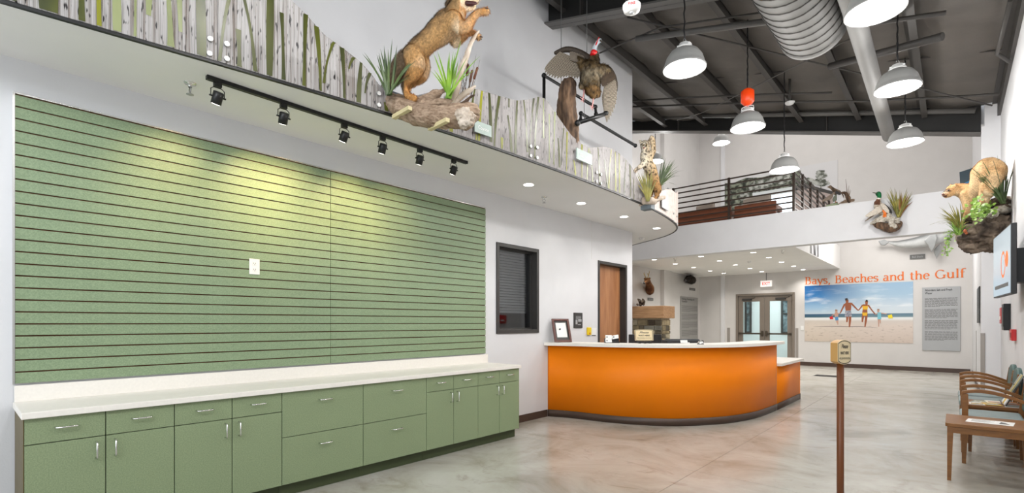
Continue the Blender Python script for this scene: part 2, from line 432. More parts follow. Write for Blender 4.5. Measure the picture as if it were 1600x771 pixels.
# ------------------------------------------------------------------ left wall with window and door openings
wy0, wy1, wz0, wz1 = 4.698, 5.579, 1.228, 2.425
dy0, dy1, dz1 = 7.176, 8.158, 2.42
w = MB()
w.box(-0.16, 0, -5, wy0, 0, 6.6); w.box(-0.16, 0, wy0, wy1, 0, wz0); w.box(-0.16, 0, wy0, wy1, wz1, 6.6)
w.box(-0.16, 0, wy1, dy0, 0, 6.6); w.box(-0.16, 0, dy0, dy1, dz1, 6.6); w.box(-0.16, 0, dy1, 8.375, 0, 6.6)
struct('wall_left', w, M_wall)
struct('trim_1', MB().box(0.0, 0.004, 6.98, 6.985, 2.42, 3.05), M_back)
struct('baseboard_left', MB().box(0, 0.012, 4.5, 5.78, 0, 0.1), M_base)
struct('wall_office', MB().box(-2.5, -0.16, 8.21, 8.375, 0, 7.0), M_wall)
# dark office behind the window
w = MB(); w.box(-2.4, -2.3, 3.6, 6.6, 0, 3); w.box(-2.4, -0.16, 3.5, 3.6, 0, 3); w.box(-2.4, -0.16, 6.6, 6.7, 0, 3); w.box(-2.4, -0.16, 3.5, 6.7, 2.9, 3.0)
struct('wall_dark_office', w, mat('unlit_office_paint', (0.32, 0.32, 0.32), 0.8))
def frame_box(mb, y0, y1, z0, z1, x0, x1, t, bottom=True):
    mb.box(x0, x1, y0, y0 + t, z0, z1); mb.box(x0, x1, y1 - t, y1, z0, z1)
    mb.box(x0, x1, y0 + t, y1 - t, z1 - t, z1)
    if bottom: mb.box(x0, x1, y0 + t, y1 - t, z0, z0 + t)
    return mb
win = struct('window_1', frame_box(MB(), wy0, wy1, wz0, wz1, -0.17, 0.018, 0.05), M_dark, bevel=0.003)
frame_box(MB(), wy0 + .05, wy1 - .05, wz0 + .05, wz1 - .05, -0.13, -0.075, 0.022).build('window_stop', M_dark, win)
MB().box(-0.105, -0.097, wy0 + .06, wy1 - .06, wz0 + .06, wz1 - .06).build('pane', M_glassd, win)
M_blind = mat('grey_blind_slat', (0.30, 0.29, 0.27), 0.6)
for k in range(22):
    z = wz1 - 0.10 - k * 0.038
    MB().obox((-0.20, (wy0 + wy1) / 2, z), (0.016, 0, -0.033), (0, wy1 - wy0 - .06, 0), (0, 0, 0.002)).build('blind_slat', M_blind, win)
dr = struct('door_1', frame_box(MB(), dy0, dy1, 0, dz1, -0.17, 0.014, 0.05, False), M_dark, bevel=0.003)
MB().box(-0.155, -0.11, dy0 + .05, dy1 - .05, 0.01, dz1 - .05).build('door_leaf', M_door, dr)
MB().tube([(-0.11, dy0 + .13, 1.02), (-0.06, dy0 + .13, 1.02), (-0.055, dy0 + .25, 1.02)], 0.011, 8).build('door_handle', M_chrome, dr)

# ------------------------------------------------------------------ far hall: back wall, far left wall, right walls
YB = 18.2; XF = -2.5; YM = 12.1
ex0, ex1, ez1 = -1.227, 0.603, 2.37
w = MB(); w.box(XF - .2, ex0, YB, YB + .2, 0, 9.2); w.box(ex0, ex1, YB, YB + .2, ez1, 9.2); w.box(ex1, 5.2, YB, YB + .2, 0, 9.2)
struct('wall_back', w, M_back)
struct('trim_2', MB().box(-1.73, -1.6, YB - .05, YB, 0, 9.1), M_wall)
w = MB().box(XF - .2, XF, 8.21, YB, 0, 9.2); w.box(XF, XF + .13, 14.93, 15.45, 0, 9.2)
struct('wall_far_left', w, M_back)
struct('wall_right', MB().box(5.03, 5.2, -5, 11.4, 0, 5.4), M_wall)
w = MB().box(4.84, 5.2, 11.3, YB, 0, 9.2); w.box(4.80, 4.84, 11.3, 11.62, 0, 4.62);
struct('wall_far_right', w, M_wall)
struct('baseboard_back', MB().box(ex1 + .13, 4.8, YB - .015, YB, 0, .12).box(-2.5, ex0 - .1, YB - .015, YB, 0, .12), M_base)
struct('baseboard_right', MB().box(5.015, 5.03, -2, 11.3, 0, 0.1), M_base)
struct('baseboard_far_right', MB().box(4.825, 4.84, 11.62, YB - .08, 0, 0.1), M_base)
for i, bx in enumerate(((4.795, 4.80, 11.29, 11.40), (4.79, 4.845, 11.285, 11.30), (4.833, 4.838, 15.1, 15.2), (ex0 - .3, ex0 - .2, YB - .006, YB), (ex1 + .02, ex1 + .1, YB - .006, YB))):
    tag(MB().box(bx[0], bx[1], bx[2], bx[3], 0.1, 1.2).build('corner_guard', M_corner),
        ['grey corner guard on the side of the right hand column', 'grey corner guard on the front of the right hand column behind the chairs', 'thin grey guard strip on the far right wall beyond the column',
         'grey guard strip on the wall left of the glass exit doors', 'grey guard strip on the wall right of the glass exit doors'][i], 'corner guard', 'grey wall guards')

# mezzanine: front fascia (a bridge on the right), deck with soffit
struct('trim_3', MB().box(XF, 4.84, YM, YM + .26, 3.05, 3.80), M_wall)
struct('ceiling_mezzanine', MB().box(XF, 1.84, YM + .26, YB, 3.05, 3.74), M_soffit)

# glass exit doors and the vestibule behind
vest = MB(); vest.box(-2.2, -2.1, YB + .2, 22, 0, 3); vest.box(1.6, 1.7, YB + .2, 22, 0, 3); vest.box(-2.2, 1.7, 21.9, 22, 0, 3); vest.box(-2.2, 1.7, YB + .2, 22, 2.9, 3)
struct('wall_vestibule', vest, mat('vestibule_paint', (0.74, 0.77, 0.77), 0.6))
area('vestibule_lamp', (-0.25, 20.2, 2.85), 2.4, 2.4, 95, (0.93, 1.0, 1.0))
for i, (x0, x1) in enumerate(((-2.02, -1.76), (-0.66, -0.34))):
    wn = struct('window_%d' % (3 + i), MB(), M_dark) if False else None
    f = MB()
    f.box(x0, x1, 21.84, 21.9, 0.95, 1.02); f.box(x0, x1, 21.84, 21.9, 2.25, 2.32); f.box(x0, x0 + .07, 21.84, 21.9, 1.02, 2.25); f.box(x1 - .07, x1, 21.84, 21.9, 1.02, 2.25)
    f.box(x0 + .07, x1 - .07, 21.84, 21.9, 1.72, 1.76)
    o = struct('window_%d' % (3 + i), f, M_dark)
    MB().box(x0 + .07, x1 - .07, 21.87, 21.89, 1.02, 2.25).build('pane', mat('dim_outdoor_pane', (0.02, 0.03, 0.035), 0.1, col2=(0.25, 0.33, 0.36), scale=6), o)
M_doorf = mat('bronze_door_frame', lin(128, 118, 108), 0.45, 0.2)
ed = MB(); t = 0.07
ed.box(ex0, ex0 + t, YB - .03, YB + .12, 0, ez1); ed.box(ex1 - t, ex1, YB - .03, YB + .12, 0, ez1); ed.box(ex0 + t, ex1 - t, YB - .03, YB + .12, ez1 - t, ez1)
door2 = struct('door_2', ed, M_doorf, bevel=0.004)
mid = (ex0 + ex1) / 2
for i, (a, b) in enumerate(((ex0 + t + .005, mid - .004), (mid + .004, ex1 - t - .005))):
    st = .15 if True else 0
    f = MB(); y0, y1 = YB + .02, YB + .065
    f.box(a, a + st, y0, y1, 0.02, ez1 - t - .005); f.box(b - st, b, y0, y1, 0.02, ez1 - t - .005)
    f.box(a + st, b - st, y0, y1, 0.02, 0.22); f.box(a + st, b - st, y0, y1, ez1 - t - .2, ez1 - t - .005)
    lf = f.build('door_leaf', M_doorf, door2)
    MB().box(a + st, b - st, y0 + .018, y0 + .026, .22, ez1 - t - .2).build('pane', M_glass, lf)
    pb = MB(); pb.box(a + .03, b - .03, y0 - .075, y0 - .045, 0.98, 1.03)
    hx = b - .06 if i == 0 else a + .06
    pb.box(a + .03, a + .09, y0 - .05, y0, .97, 1.04); pb.box(b - .09, b - .03, y0 - .05, y0, .97, 1.04); pb.box(hx - .025, hx + .025, y0 - .08, y0, .92, 1.1)
    pb.build('push_bar', mat('bronze_push_bar', lin(92, 84, 74), 0.3, 0.7), lf)
    cx = (a + b) / 2 + (.1 if i else -.1)
    MB().box(cx - .18, cx + .12, y0 - .06, y0, ez1 - t - .16, ez1 - t - .09).bar((cx + .1, y0 - .05, ez1 - t - .12), (cx + .26, y0 - .14, ez1 - t - .07), .02).build('door_closer', M_dark, lf)

# exit sign hung above the doors
e = at_y(YB - .12, 1197, 443)
ex = thing('exit_sign', 'white exit sign with red letters hung above the glass double doors', 'exit sign', (e[0], YB - .1, e[2] - .1))
MB().box(e[0] - .17, e[0] + .17, YB - .125, YB - .075, e[2] - .11, e[2] + .09).build('housing', mat('exit_sign_face', (0.9, 0.88, 0.86), 0.4, emit=((1, .93, .9), .55)), ex)
MB().tube([(e[0], YB - .1, e[2] + .09), (e[0], YB - .1, 3.05)], .008, 6).build('stem', M_dark, ex)
text('lettering', 'EXIT', (e[0], YB - .125, e[2] - .06), (1, 0, 0), (0, 0, 1), .14, mat('exit_red', (0.9, 0.02, 0.01), 0.5, emit=((1, 0.03, 0.02), .9)), ex, bold=.02, width=.24)

# ------------------------------------------------------------------ roof: insulated deck, purlins, tapered rafters
def zd(x): return 6.12 - 0.228 * x
px_ = [-2.6 + 0.95 * k for k in range(9)]
mb = MB(); nx, ny = 64, 64
X0, X1, Y0, Y1 = -2.7, 5.1, -5, 11.45
vs = []; fs = []
for i in range(nx + 1):
    for j in range(ny + 1):
        x = X0 + (X1 - X0) * i / nx; y = Y0 + (Y1 - Y0) * j / ny
        ph = ((x + 2.6) / 0.95) % 1
        sag = 0.05 * math.sin(PI * ph) + 0.055 * (mnoise.noise(Vector((x * 2.2, y * 2.6, 0))) + .6 * mnoise.noise(Vector((x * 1.1, y * 7, 3))))
        vs.append((x, y, zd(x) - sag))
for i in range(nx):
    for j in range(ny):
        a = i * (ny + 1) + j; fs.append((a, a + 1, a + ny + 2, a + ny + 1))
mb._add(vs, fs, True)
roof = struct('ceiling', mb, M_deck)
for x in px_:
    z = zd(x)
    p = MB(); p.box(x - .01, x + .01, -5, 11.3, z - .22, z + .02); p.box(x - .01, x + .07, -5, 11.3, z - .235, z - .215); p.box(x - .07, x + .01, -5, 11.3, z - .03, z - .01)
    p.build('purlin', M_purlin, roof)
for y in (1.2, 3.4, 7.3, 9.2):            # sag straps across the bays
    p = MB(); p.bar((-2.6, y, zd(-2.6) - .02), (5.03, y, zd(5.03) - .02), .03, .012); p.build('roof_strap', M_purlin, roof)
def rafter(y, zl, slope, depth, xl, xr):
    b = MB(); zb = lambda x: zl - slope * x
    q = [(xl, zb(xl)), (xr, zb(xr)), (xr, zd(xr) - .02), (xl, zd(xl) - .02)]
    b.slab(q, (0, y, 0), (1, 0, 0), (0, 0, 1), -.012)
    o = struct('trim_%d' % rafter.n, b, M_beam); rafter.n += 1
    f = MB(); f.slab([(xl, zb(xl)), (xr, zb(xr)), (xr, zb(xr) + .025), (xl, zb(xl) + .025)], (0, y + .1, 0), (1, 0, 0), (0, 0, 1), .2); f.build('flange', M_flange, o)
    st = MB()
    for x in [xl + .6 + 1.5 * k for k in range(int((xr - xl) / 1.5))]: st.box(x, x + .012, y - .08, y, zb(x) + .02, zd(x) - .03)
    st.build('stiffener', M_purlin, o)
    return o
rafter.n = 4
rafter(5.82, 5.73, 0.249, .5, 0.0, 5.03)
rafter(11.4, 5.775, 0.264, .6, -2.5, 4.8)
rafter(0.2, 5.73, 0.249, .5, 0.0, 5.03)
struct('wall_above_beam', MB().slab([(-2.5, zd(-2.5) - .3), (5.03, zd(5.03) - .3), (5.03, 9.1), (-2.5, 9.1)], (0, 11.5, 0), (1, 0, 0), (0, 0, 1), -.05), M_wall)
struct('ceiling_upper_hall', MB().box(-2.7, 5.2, 11.4, 18.4, 9.1, 9.25), M_wall)

def roof_hit(u, v, drop):
    c = 6.12 - drop; d = ray(u, v); t = (c - HC - 0.228 * XC) / (d[2] + 0.228 * d[0]); return W(u, v, t)
def roof_pipe(name, label, cat, pts, r, m, drop, group=None):
    P = [roof_hit(u, v, drop) for u, v in pts]
    return tag(MB().tube(P, r, 10).build(name, m), label, cat, group)
roof_pipe('sprinkler_pipe', 'grey sprinkler pipe sloping above the nearest hanging lamp', 'pipe', [(994, 61), (1203, 33)], .04, M_flange, .45)
roof_pipe('sprinkler_pipe', 'grey pipe crossing the round duct above the middle right lamp', 'pipe', [(1296, 104), (1473, 57)], .045, M_purlin, .5)
roof_pipe('conduit_pipe', 'thin dark pipe under the roof right of the spiral duct', 'pipe', [(1297, 46), (1478, 20)], .025, M_purlin, .35)
roof_pipe('conduit_pipe', 'dark bent conduit on the roof edge at the upper right', 'pipe', [(1579, 0), (1558, 84), (1578, 97)], .022, M_purlin, .28)
roof_pipe('brace_rod', 'long diagonal steel brace rod running down to the right column', 'rod', [(980, 27), (1550, 165)], .012, M_purlin, .4)
roof_pipe('brace_rod', 'bent thin rod above the turkey running into the roof', 'rod', [(937, 83), (1032, 43), (1195, 19)], .012, M_purlin, .4)
roof_pipe('brace_rod', 'pale thin rod crossing behind the lamp with the orange cover', 'rod', [(1058, 188), (1098, 176), (1330, 60)], .008, M_flange, .45)
roof_pipe('conduit_pipe', 'thin horizontal conduit left of the lamp with the orange cover', 'pipe', [(989, 158), (1062, 153), (1190, 148), (1300, 145)], .016, M_purlin, .3)
roof_pipe('conduit_pipe', 'thin dark pipe just above the far black rafter', 'pipe', [(989, 167), (1200, 160), (1360, 158), (1500, 151), (1562, 147)], .018, M_purlin, .35)
a, b = at_y(11.15, 989, 184), at_y(11.15, 1524, 173)
tag(MB().tube([a, b], .045, 10).build('sprinkler_pipe', M_flange), 'long grey sprinkler pipe running in front of the far black rafter', 'pipe')

# round smoke pipe and spiral duct
a, b = W(1333, -10, 5.0), W(1391, 222, 8.9)
b = (a[0] - .05, b[1], a[2] - .1)
tag(MB().tube([(3.735, 1.9, 4.45), (3.72, 5.7, 4.44), (3.665, 10.2, 4.435)], .09, 18).build('vent_pipe', M_duct), 'smooth round grey pipe running away beneath the roof behind the right lamps', 'pipe')
dct = thing('spiral_duct', 'large round grey spiral duct with open grille end at the top', 'duct', (3.1, 3.0, 5.0))
dx, dz_, dr_ = 3.26, 4.74, .342
MB().tube([(dx, 1.5, dz_), (dx, 6.5, dz_)], dr_, 36, caps=False).build('duct_shell', M_duct, dct)
MB().lathe([(0, 6.45), (dr_ - .03, 6.45), (dr_ - .03, 6.51), (dr_ + .012, 6.51), (dr_ + .012, 6.43), (dr_, 6.43)], (dx, 0, dz_), 36, 'y').build('end_cap', M_duct, dct)
sm = MB()
for k in range(28):
    y = 2.4 + k * .145
    pts = [(dx + (dr_ + .004) * math.cos(a), y + .145 * a / (2 * PI), dz_ + (dr_ + .004) * math.sin(a)) for a in [2 * PI * q / 24 for q in range(25)]]
    sm.tube(pts, .007, 5)
sm.build('spiral_seam', M_purlin, dct)
MB().obox((dx + .33, 6.1, dz_ - .06), (.03, 0, .01), (0, .55, 0), (-.05, 0, .2)).build('supply_grille', M_beam, dct)

# ------------------------------------------------------------------ canopy ledge with its curved edge
edge_px = [(0, 4), (124, 40), (400, 118), (600, 178), (760, 228), (900, 278), (991, 314), (1040, 338), (1064, 357), (1050, 367), (1004, 379)]
raw = [(-.0 + .42, -4.5), (0.56, -.9)] + [at_z(3.05, *p)[:2] for p in edge_px] + [(-1.2, 9.98)]
def catmull(P, n):
    out = []
    for i in range(len(P) - 1):
        p0, p1, p2, p3 = [Vector((*P[max(0, min(len(P) - 1, i + k))], 0)) for k in (-1, 0, 1, 2)]
        for q in range(n):
            t = q / n
            c = 0.5 * ((2 * p1) + (p2 - p0) * t + (2 * p0 - 5 * p1 + 4 * p2 - p3) * t * t + (3 * p1 - p0 - 3 * p2 + p3) * t ** 3)
            out.append((c.x, c.y))
    out.append(tuple(P[-1])); return out
sm = raw[:2] + [tuple(sum(raw[i + k][c] * wgt for k, wgt in ((-1, .2), (0, .6), (1, .2))) for c in (0, 1)) for i in range(2, len(raw) - 2)] + raw[-2:]
EDGE = catmull(sm, 10)
slab = [(0.0, -4.5)] + EDGE + [(-1.2, 8.38), (0.0, 8.38)]
struct('trim_7', MB().prism(slab, 3.05, 3.06), M_soffit)
struct('trim_10', MB().prism([(0.001, -4.5)] + EDGE + [(-1.2, 8.385), (0.001, 8.385)], 3.06, 3.26), mat('blue_grey_ledge_edge', lin(98, 106, 116), .6))
# black reveal along the lower edge
def offset(P, d):
    out = []
    for i, p in enumerate(P):
        a, b = P[max(i - 1, 0)], P[min(i + 1, len(P) - 1)]
        tx, ty = b[0] - a[0], b[1] - a[1]; q = math.hypot(tx, ty) or 1
        out.append((p[0] + ty / q * d, p[1] - tx / q * d))
    return out
EO = offset(EDGE, .03)
rv = MB(); r1 = offset(EDGE, .024)
for i in range(len(EDGE) - 1):
    a, b, c, d = EDGE[i], EDGE[i + 1], r1[i + 1], r1[i]
    rv._add([(*a, 3.044), (*b, 3.044), (*c, 3.044), (*d, 3.044), (*a, 3.062), (*b, 3.062), (*c, 3.062), (*d, 3.062)], [(0, 1, 2, 3), (3, 2, 6, 7), (4, 7, 6, 5)])
struct('trim_8', rv, M_black)
# arc length and image column of every point of the outer line
SL = [0.0]
for i in range(1, len(EO)): SL.append(SL[-1] + math.hypot(EO[i][0] - EO[i - 1][0], EO[i][1] - EO[i - 1][1]))
def proj_u(x, y):
    dx, dy = x - XC, y; return CXP + F * (dx * RT[0] + dy * RT[1]) / (dx * FW[0] + dy * FW[1])
def at_s(s):
    for i in range(1, len(SL)):
        if SL[i] >= s or i == len(SL) - 1:
            t = (s - SL[i - 1]) / (SL[i] - SL[i - 1]); a, b = EO[i - 1], EO[i]
            q = math.hypot(b[0] - a[0], b[1] - a[1])
            return (a[0] + (b[0] - a[0]) * t, a[1] + (b[1] - a[1]) * t), ((b[0] - a[0]) / q, (b[1] - a[1]) / q)
UL = [proj_u(*p) if (p[0] - XC) * FW[0] + p[1] * FW[1] > .5 and p[1] > -1.2 else -1e4 for p in EO]
IMAX = max(range(len(EO)), key=lambda i: UL[i])
def s_of_u(u):
    u = min(u, UL[IMAX] - .01)
    for i in range(1, IMAX + 1):
        if UL[i - 1] > -9e3 and UL[i - 1] <= u <= UL[i]: return SL[i - 1] + (SL[i] - SL[i - 1]) * (u - UL[i - 1]) / max(1e-6, UL[i] - UL[i - 1])
    return SL[0]
def depth(p): return (p[0] - XC) * FW[0] + p[1] * FW[1]
def z_at(u, v):
    s = s_of_u(u); p, _ = at_s(s); return s, HC + (HY - v) / F * depth(p)
top_px = [(455, 0), (480, 24), (505, 53), (537, 76), (565, 98), (582, 118), (592, 132), (612, 150), (640, 152), (680, 142), (715, 136), (745, 139), (777, 149), (807, 157), (828, 155), (841, 151), (850, 153), (858, 161), (875, 187), (893, 212), (910, 226), (923, 231), (944, 229), (957, 232), (974, 245), (987, 260), (997, 281), (1008, 298), (1021, 308)]
TOP = [z_at(*p) for p in top_px]
TOP = [(0.0, 4.9), (TOP[0][0] - 2.6, 4.85), (TOP[0][0] - 1.4, 4.72), (TOP[0][0] - .5, 4.45)] + TOP
END = [z_at(*p) for p in [(1021, 311), (1032, 299), (1042, 296), (1050, 297), (1056, 302), (1062, 298)]]
S_END = SL[-1]
def ztop(s, T):
    for i in range(1, len(T)):
        if s <= T[i][0]:
            t = (s - T[i - 1][0]) / max(1e-6, T[i][0] - T[i - 1][0]); return T[i - 1][1] + (T[i][1] - T[i - 1][1]) * t
    return T[-1][1]
def birch_mat(name, base, streak, dash, alpha):
    m = bpy.data.materials.new(name); m.use_nodes = True; nt = m.node_tree; b = nt.nodes['Principled BSDF']; b.inputs['Roughness'].default_value = 0.5; b.inputs['Specular IOR Level'].default_value = 0.3
    uv = nt.nodes.new('ShaderNodeUVMap'); uv.uv_map = 'print'
    def nz(st, sc, det):
        mp = nt.nodes.new('ShaderNodeMapping'); mp.inputs['Scale'].default_value = st; nt.links.new(uv.outputs[0], mp.inputs[0])
        n = nt.nodes.new('ShaderNodeTexNoise'); n.inputs['Scale'].default_value = sc; n.inputs['Detail'].default_value = det; nt.links.new(mp.outputs[0], n.inputs['Vector']); return n
    def ramp(n, p0, c0, p1, c1):
        r = nt.nodes.new('ShaderNodeValToRGB'); e = r.color_ramp.elements; e[0].position = p0; e[0].color = (*c0, 1); e[1].position = p1; e[1].color = (*c1, 1); nt.links.new(n.outputs[0], r.inputs[0]); return r
    def mul(a, b_):
        x = nt.nodes.new('ShaderNodeMix'); x.data_type = 'RGBA'; x.blend_type = 'MULTIPLY'; x.inputs[0].default_value = 1
        nt.links.new(a.outputs[0] if a.type != 'MIX' else a.outputs[2], x.inputs[6]); nt.links.new(b_.outputs[0], x.inputs[7]); return x
    a = ramp(nz((48, .7, 1), 1.0, 3), .34, streak, .52, base)
    c = ramp(nz((170, 3, 1), 1.0, 4), .36, tuple(.55 + .2 * q for q in streak), .5, (1, 1, 1))
    d = ramp(nz((60, 13, 1), 1.0, 1), .62, (1, 1, 1), .70, dash)
    x = mul(mul(a, c), d); nt.links.new(x.outputs[2], b.inputs['Base Color']); b.inputs['Alpha'].default_value = alpha
    return m
M_birch = birch_mat('birch_print_acrylic', (.55, .525, .51), (.20, .155, .125), (.05, .04, .04), .58)
M_birch2 = birch_mat('pale_birch_acrylic', (.48, .45, .44), (.33, .30, .29), (.10, .08, .08), .58)
M_beigep = birch_mat('beige_print_acrylic', (.66, .58, .53), (.5, .42, .38), (.4, .3, .3), .97)
M_reed = mat('olive_reed_print', lin(40, 46, 5), 0.35, col2=lin(84, 88, 16), scale=1.4, stretch=(6, 6, 1), detail=3)
M_reedp = mat('pale_reed_print', lin(112, 120, 72), 0.35, col2=lin(146, 152, 108), scale=1.4, stretch=(6, 6, 1), detail=3)
M_reedy = mat('yellow_reed_print', lin(108, 110, 6), 0.35, col2=lin(138, 138, 18), scale=1.4, stretch=(6, 6, 1), detail=3)
def panel_mesh(s0, s1, T, th, m, parent, ds=0.045):
    n = max(3, int((s1 - s0) / ds)); vs = []; uvs = []; fs = []
    for k in range(n + 1):
        s = s0 + (s1 - s0) * k / n; (x, y), (tx, ty) = at_s(s); z1 = ztop(s, T)
        for d in (0.0, -th):
            for z in (3.062, z1):
                vs.append((x + ty * d, y - tx * d, z)); uvs.append((s, z))
    for k in range(n):
        a = 4 * k; b = a + 4
        fs += [(a, b, b + 1, a + 1), (a + 3, b + 3, b + 2, a + 2), (a + 1, b + 1, b + 3, a + 3)]
    fs += [(0, 1, 3, 2), (4 * n, 4 * n + 2, 4 * n + 3, 4 * n + 1)]
    mb = MB(); mb._add(vs, fs, False); o = mb.build('acrylic_sheet', m, parent)
    lay = o.data.uv_layers.new(name='print')
    for lp in o.data.loops: lay.data[lp.index].uv = uvs[lp.vertex_index]
    return o
def reed(u0, u1, wpx, v0, v1, m, parent):
    """flat printed reed from (u0,v0) at its foot to (u1,v1) at its tip on the outer face"""
    pts = []; L = []; R = []
    for k in range(9):
        t = k / 8; bow = math.sin(PI * t) * (u1 - u0) * .18
        u = u0 + (u1 - u0) * t - bow; s = s_of_u(max(u, -50))
        (x, y), (tx, ty) = at_s(s); z = HC + (HY - (v0 + (v1 - v0) * t)) / F * depth((x, y))
        z = max(3.066, min(z, ztop(s, TOP) - .004))
        ww = wpx / F * depth((x, y)) * (.8 + .3 * math.sin(3 * t + u0)) * .5
        x += ty * .0025; y -= tx * .0025
        L.append((x - tx * ww, y - ty * ww, z)); R.append((x + tx * ww, y + ty * ww, z))
    MB()._add(L + R, [(i, i + 9, i + 10, i + 1) for i in range(8)], False).build('reed_print', m, parent)
seams = [0.0, s_of_u(340), s_of_u(591), s_of_u(833), s_of_u(1017)]
plab = ['tall printed acrylic birch panel nearest the left edge of the photo', 'tall printed acrylic birch panel with dark reeds left of the coyote',
        'printed acrylic birch panel with pale reeds behind and right of the coyote', 'low wavy printed acrylic birch panel below the turkey and bobcat']
PAN = []
for i in range(4):
    (x, y), _ = at_s((seams[i] + seams[i + 1]) / 2)
    t = thing('birch_panel', plab[i], 'panel', (x, y, 3.06), 'printed panels along the ledge')
    panel_mesh(seams[i] + .002, seams[i + 1] - .002, TOP, .012, M_birch if i < 2 else M_birch2, t); PAN.append(t)
t = thing('curved_end_panel', 'short beige printed acrylic panel curving round the end of the ledge', 'panel', (*at_s(SL[-1] - .8)[0], 3.06))
panel_mesh(seams[4] + .002, SL[-1] - .25, END + [(SL[-1], END[-1][1])], .012, M_beigep, t); PAN.append(t)
def pan(u): s = s_of_u(u); return PAN[next(i for i in range(4, -1, -1) if s >= seams[i])]
R1 = [(16, 12, 20, 10, -250, M_reed), (76, 66, 22, 30, -220, M_reed), (128, 120, 8, 42, -160, M_reed), (155, 148, 11, 48, -150, M_reedy), (183, 180, 10, 52, -60, M_reedp), (211, 213, 6, 62, -60, M_reedp),
      (267, 258, 12, 80, -60, M_reedp), (282, 272, 8, 50, -90, M_reedp), (315, 309, 12, 92, -120, M_reed), (343, 368, 8, 100, -40, M_reed), (374, 372, 10, 110, 46, M_reed), (399, 374, 8, 118, -30, M_reed), (421, 423, 10, 124, -40, M_reed),
      (443, 440, 8, 128, 20, M_reed), (475, 478, 9, 138, 0, M_reed), (501, 494, 7, 146, 40, M_reed), (506, 522, 6, 130, 62, M_reed), (538, 534, 8, 156, 72, M_reed), (545, 554, 5, 108, 88, M_reed), (560, 564, 7, 164, 98, M_reed), (570, 578, 5, 146, 114, M_reed),
      (232, 236, 9, 24, -60, M_reedp), (604, 601, 6, 178, 160, M_reed), (660, 662, 5, 196, 180, M_reedy), (705, 706, 6, 206, 182, M_reedy),
      (737, 742, 5, 176, 138, M_reed), (748, 753, 5, 222, 141, M_reedy), (744, 744, 5, 224, 210, M_reedy), (767, 764, 6, 222, 144, M_reed), (772, 780, 5, 232, 150, M_reed), (784, 784, 5, 236, 215, M_reedy),
      (795, 795, 4, 168, 154, M_reed), (799, 793, 5, 238, 180, M_reed), (805, 808, 5, 242, 156, M_reed), (824, 818, 4, 238, 156, M_reed), (827, 834, 4, 246, 153, M_reed), (835, 841, 4, 248, 152, M_reed), (849, 849, 3, 216, 154, M_reedp),
      (858, 858, 4, 254, 178, M_reedp), (865, 867, 4, 258, 172, M_reedp), (874, 872, 4, 262, 216, M_reed), (877, 881, 3, 258, 200, M_reed), (885, 886, 3, 268, 206, M_reedy), (899, 896, 4, 274, 250, M_reedy), (909, 909, 4, 280, 226, M_reedy),
      (917, 920, 3, 282, 232, M_reedp), (926, 922, 3, 286, 236, M_reedp), (937, 934, 4, 290, 230, M_reed), (949, 944, 4, 296, 250, M_reed), (951, 955, 4, 296, 234, M_reedy), (962, 961, 4, 302, 238, M_reedy), (968, 967, 3, 304, 240, M_reedy), (975, 978, 3, 306, 250, M_reed), (985, 984, 4, 310, 258, M_reed), (990, 990, 3, 312, 280, M_reed)]
for a in R1: reed(a[0], a[1], a[2], a[3], a[4], a[5], pan(a[0]))
for (u, v) in [(328, 62), (354, 70), (327, 85), (354, 93), (591, 147), (612, 153), (591, 165), (612, 172), (828, 229), (838, 231), (828, 244), (838, 247), (931, 270), (938, 273), (931, 284), (938, 287), (1052, 334), (1057, 338), (1052, 346), (1057, 350)]:
    s, z = z_at(u, v); (x, y), (tx, ty) = at_s(s)
    MB().lathe([(0, .016), (.012, .014), (.016, .006), (.016, 0), (0, 0)], (0, 0, 0), 12).v
    b = MB().tube([(x, y, z), (x + ty * .018, y - tx * .018, z)], .016, 14); b.build('bolt_cap', M_steel, pan(u))
def plaque(u0, u1, vm, h, body, label, m=M_plaqueg, tm=M_paper):
    s0, s1 = s_of_u(u0), s_of_u(u1); sc = (s0 + s1) / 2; (x, y), (tx, ty) = at_s(sc); z = HC + (HY - vm) / F * depth((x, y))
    o = Vector((x + ty * .03, y - tx * .03, z)); w_ = (s1 - s0)
    t = thing('name_plaque', label, 'sign', tuple(o), 'name plaques on the ledge panels')
    MB().obox(o, Vector((tx, ty, 0)) * w_, Vector((ty, -tx, 0)) * .012, (0, 0, h)).build('plate', m, t)
    MB().obox(o - Vector((ty, -tx, 0)) * .016, Vector((tx, ty, 0)) * .04, Vector((ty, -tx, 0)) * .024, (0, 0, .04)).build('standoff', M_chrome, t)
    if body: text('lettering', body, o + Vector((ty, -tx, 0)) * .007 + Vector((0, 0, -h * .16)), (tx, ty, 0), (0, 0, 1), h * .46, tm, t, width=w_ * .62)
plaque(738, 764, 203, .105, 'Coyote', 'pale green name plaque on the panel right of the driftwood')
plaque(897, 921, 246, .125, 'Wild Turkey', 'pale green name plaque on the panel below the stump')
plaque(1031, 1041, 320, .15, '', 'small blank white plaque on the beige end panel', M_grey)
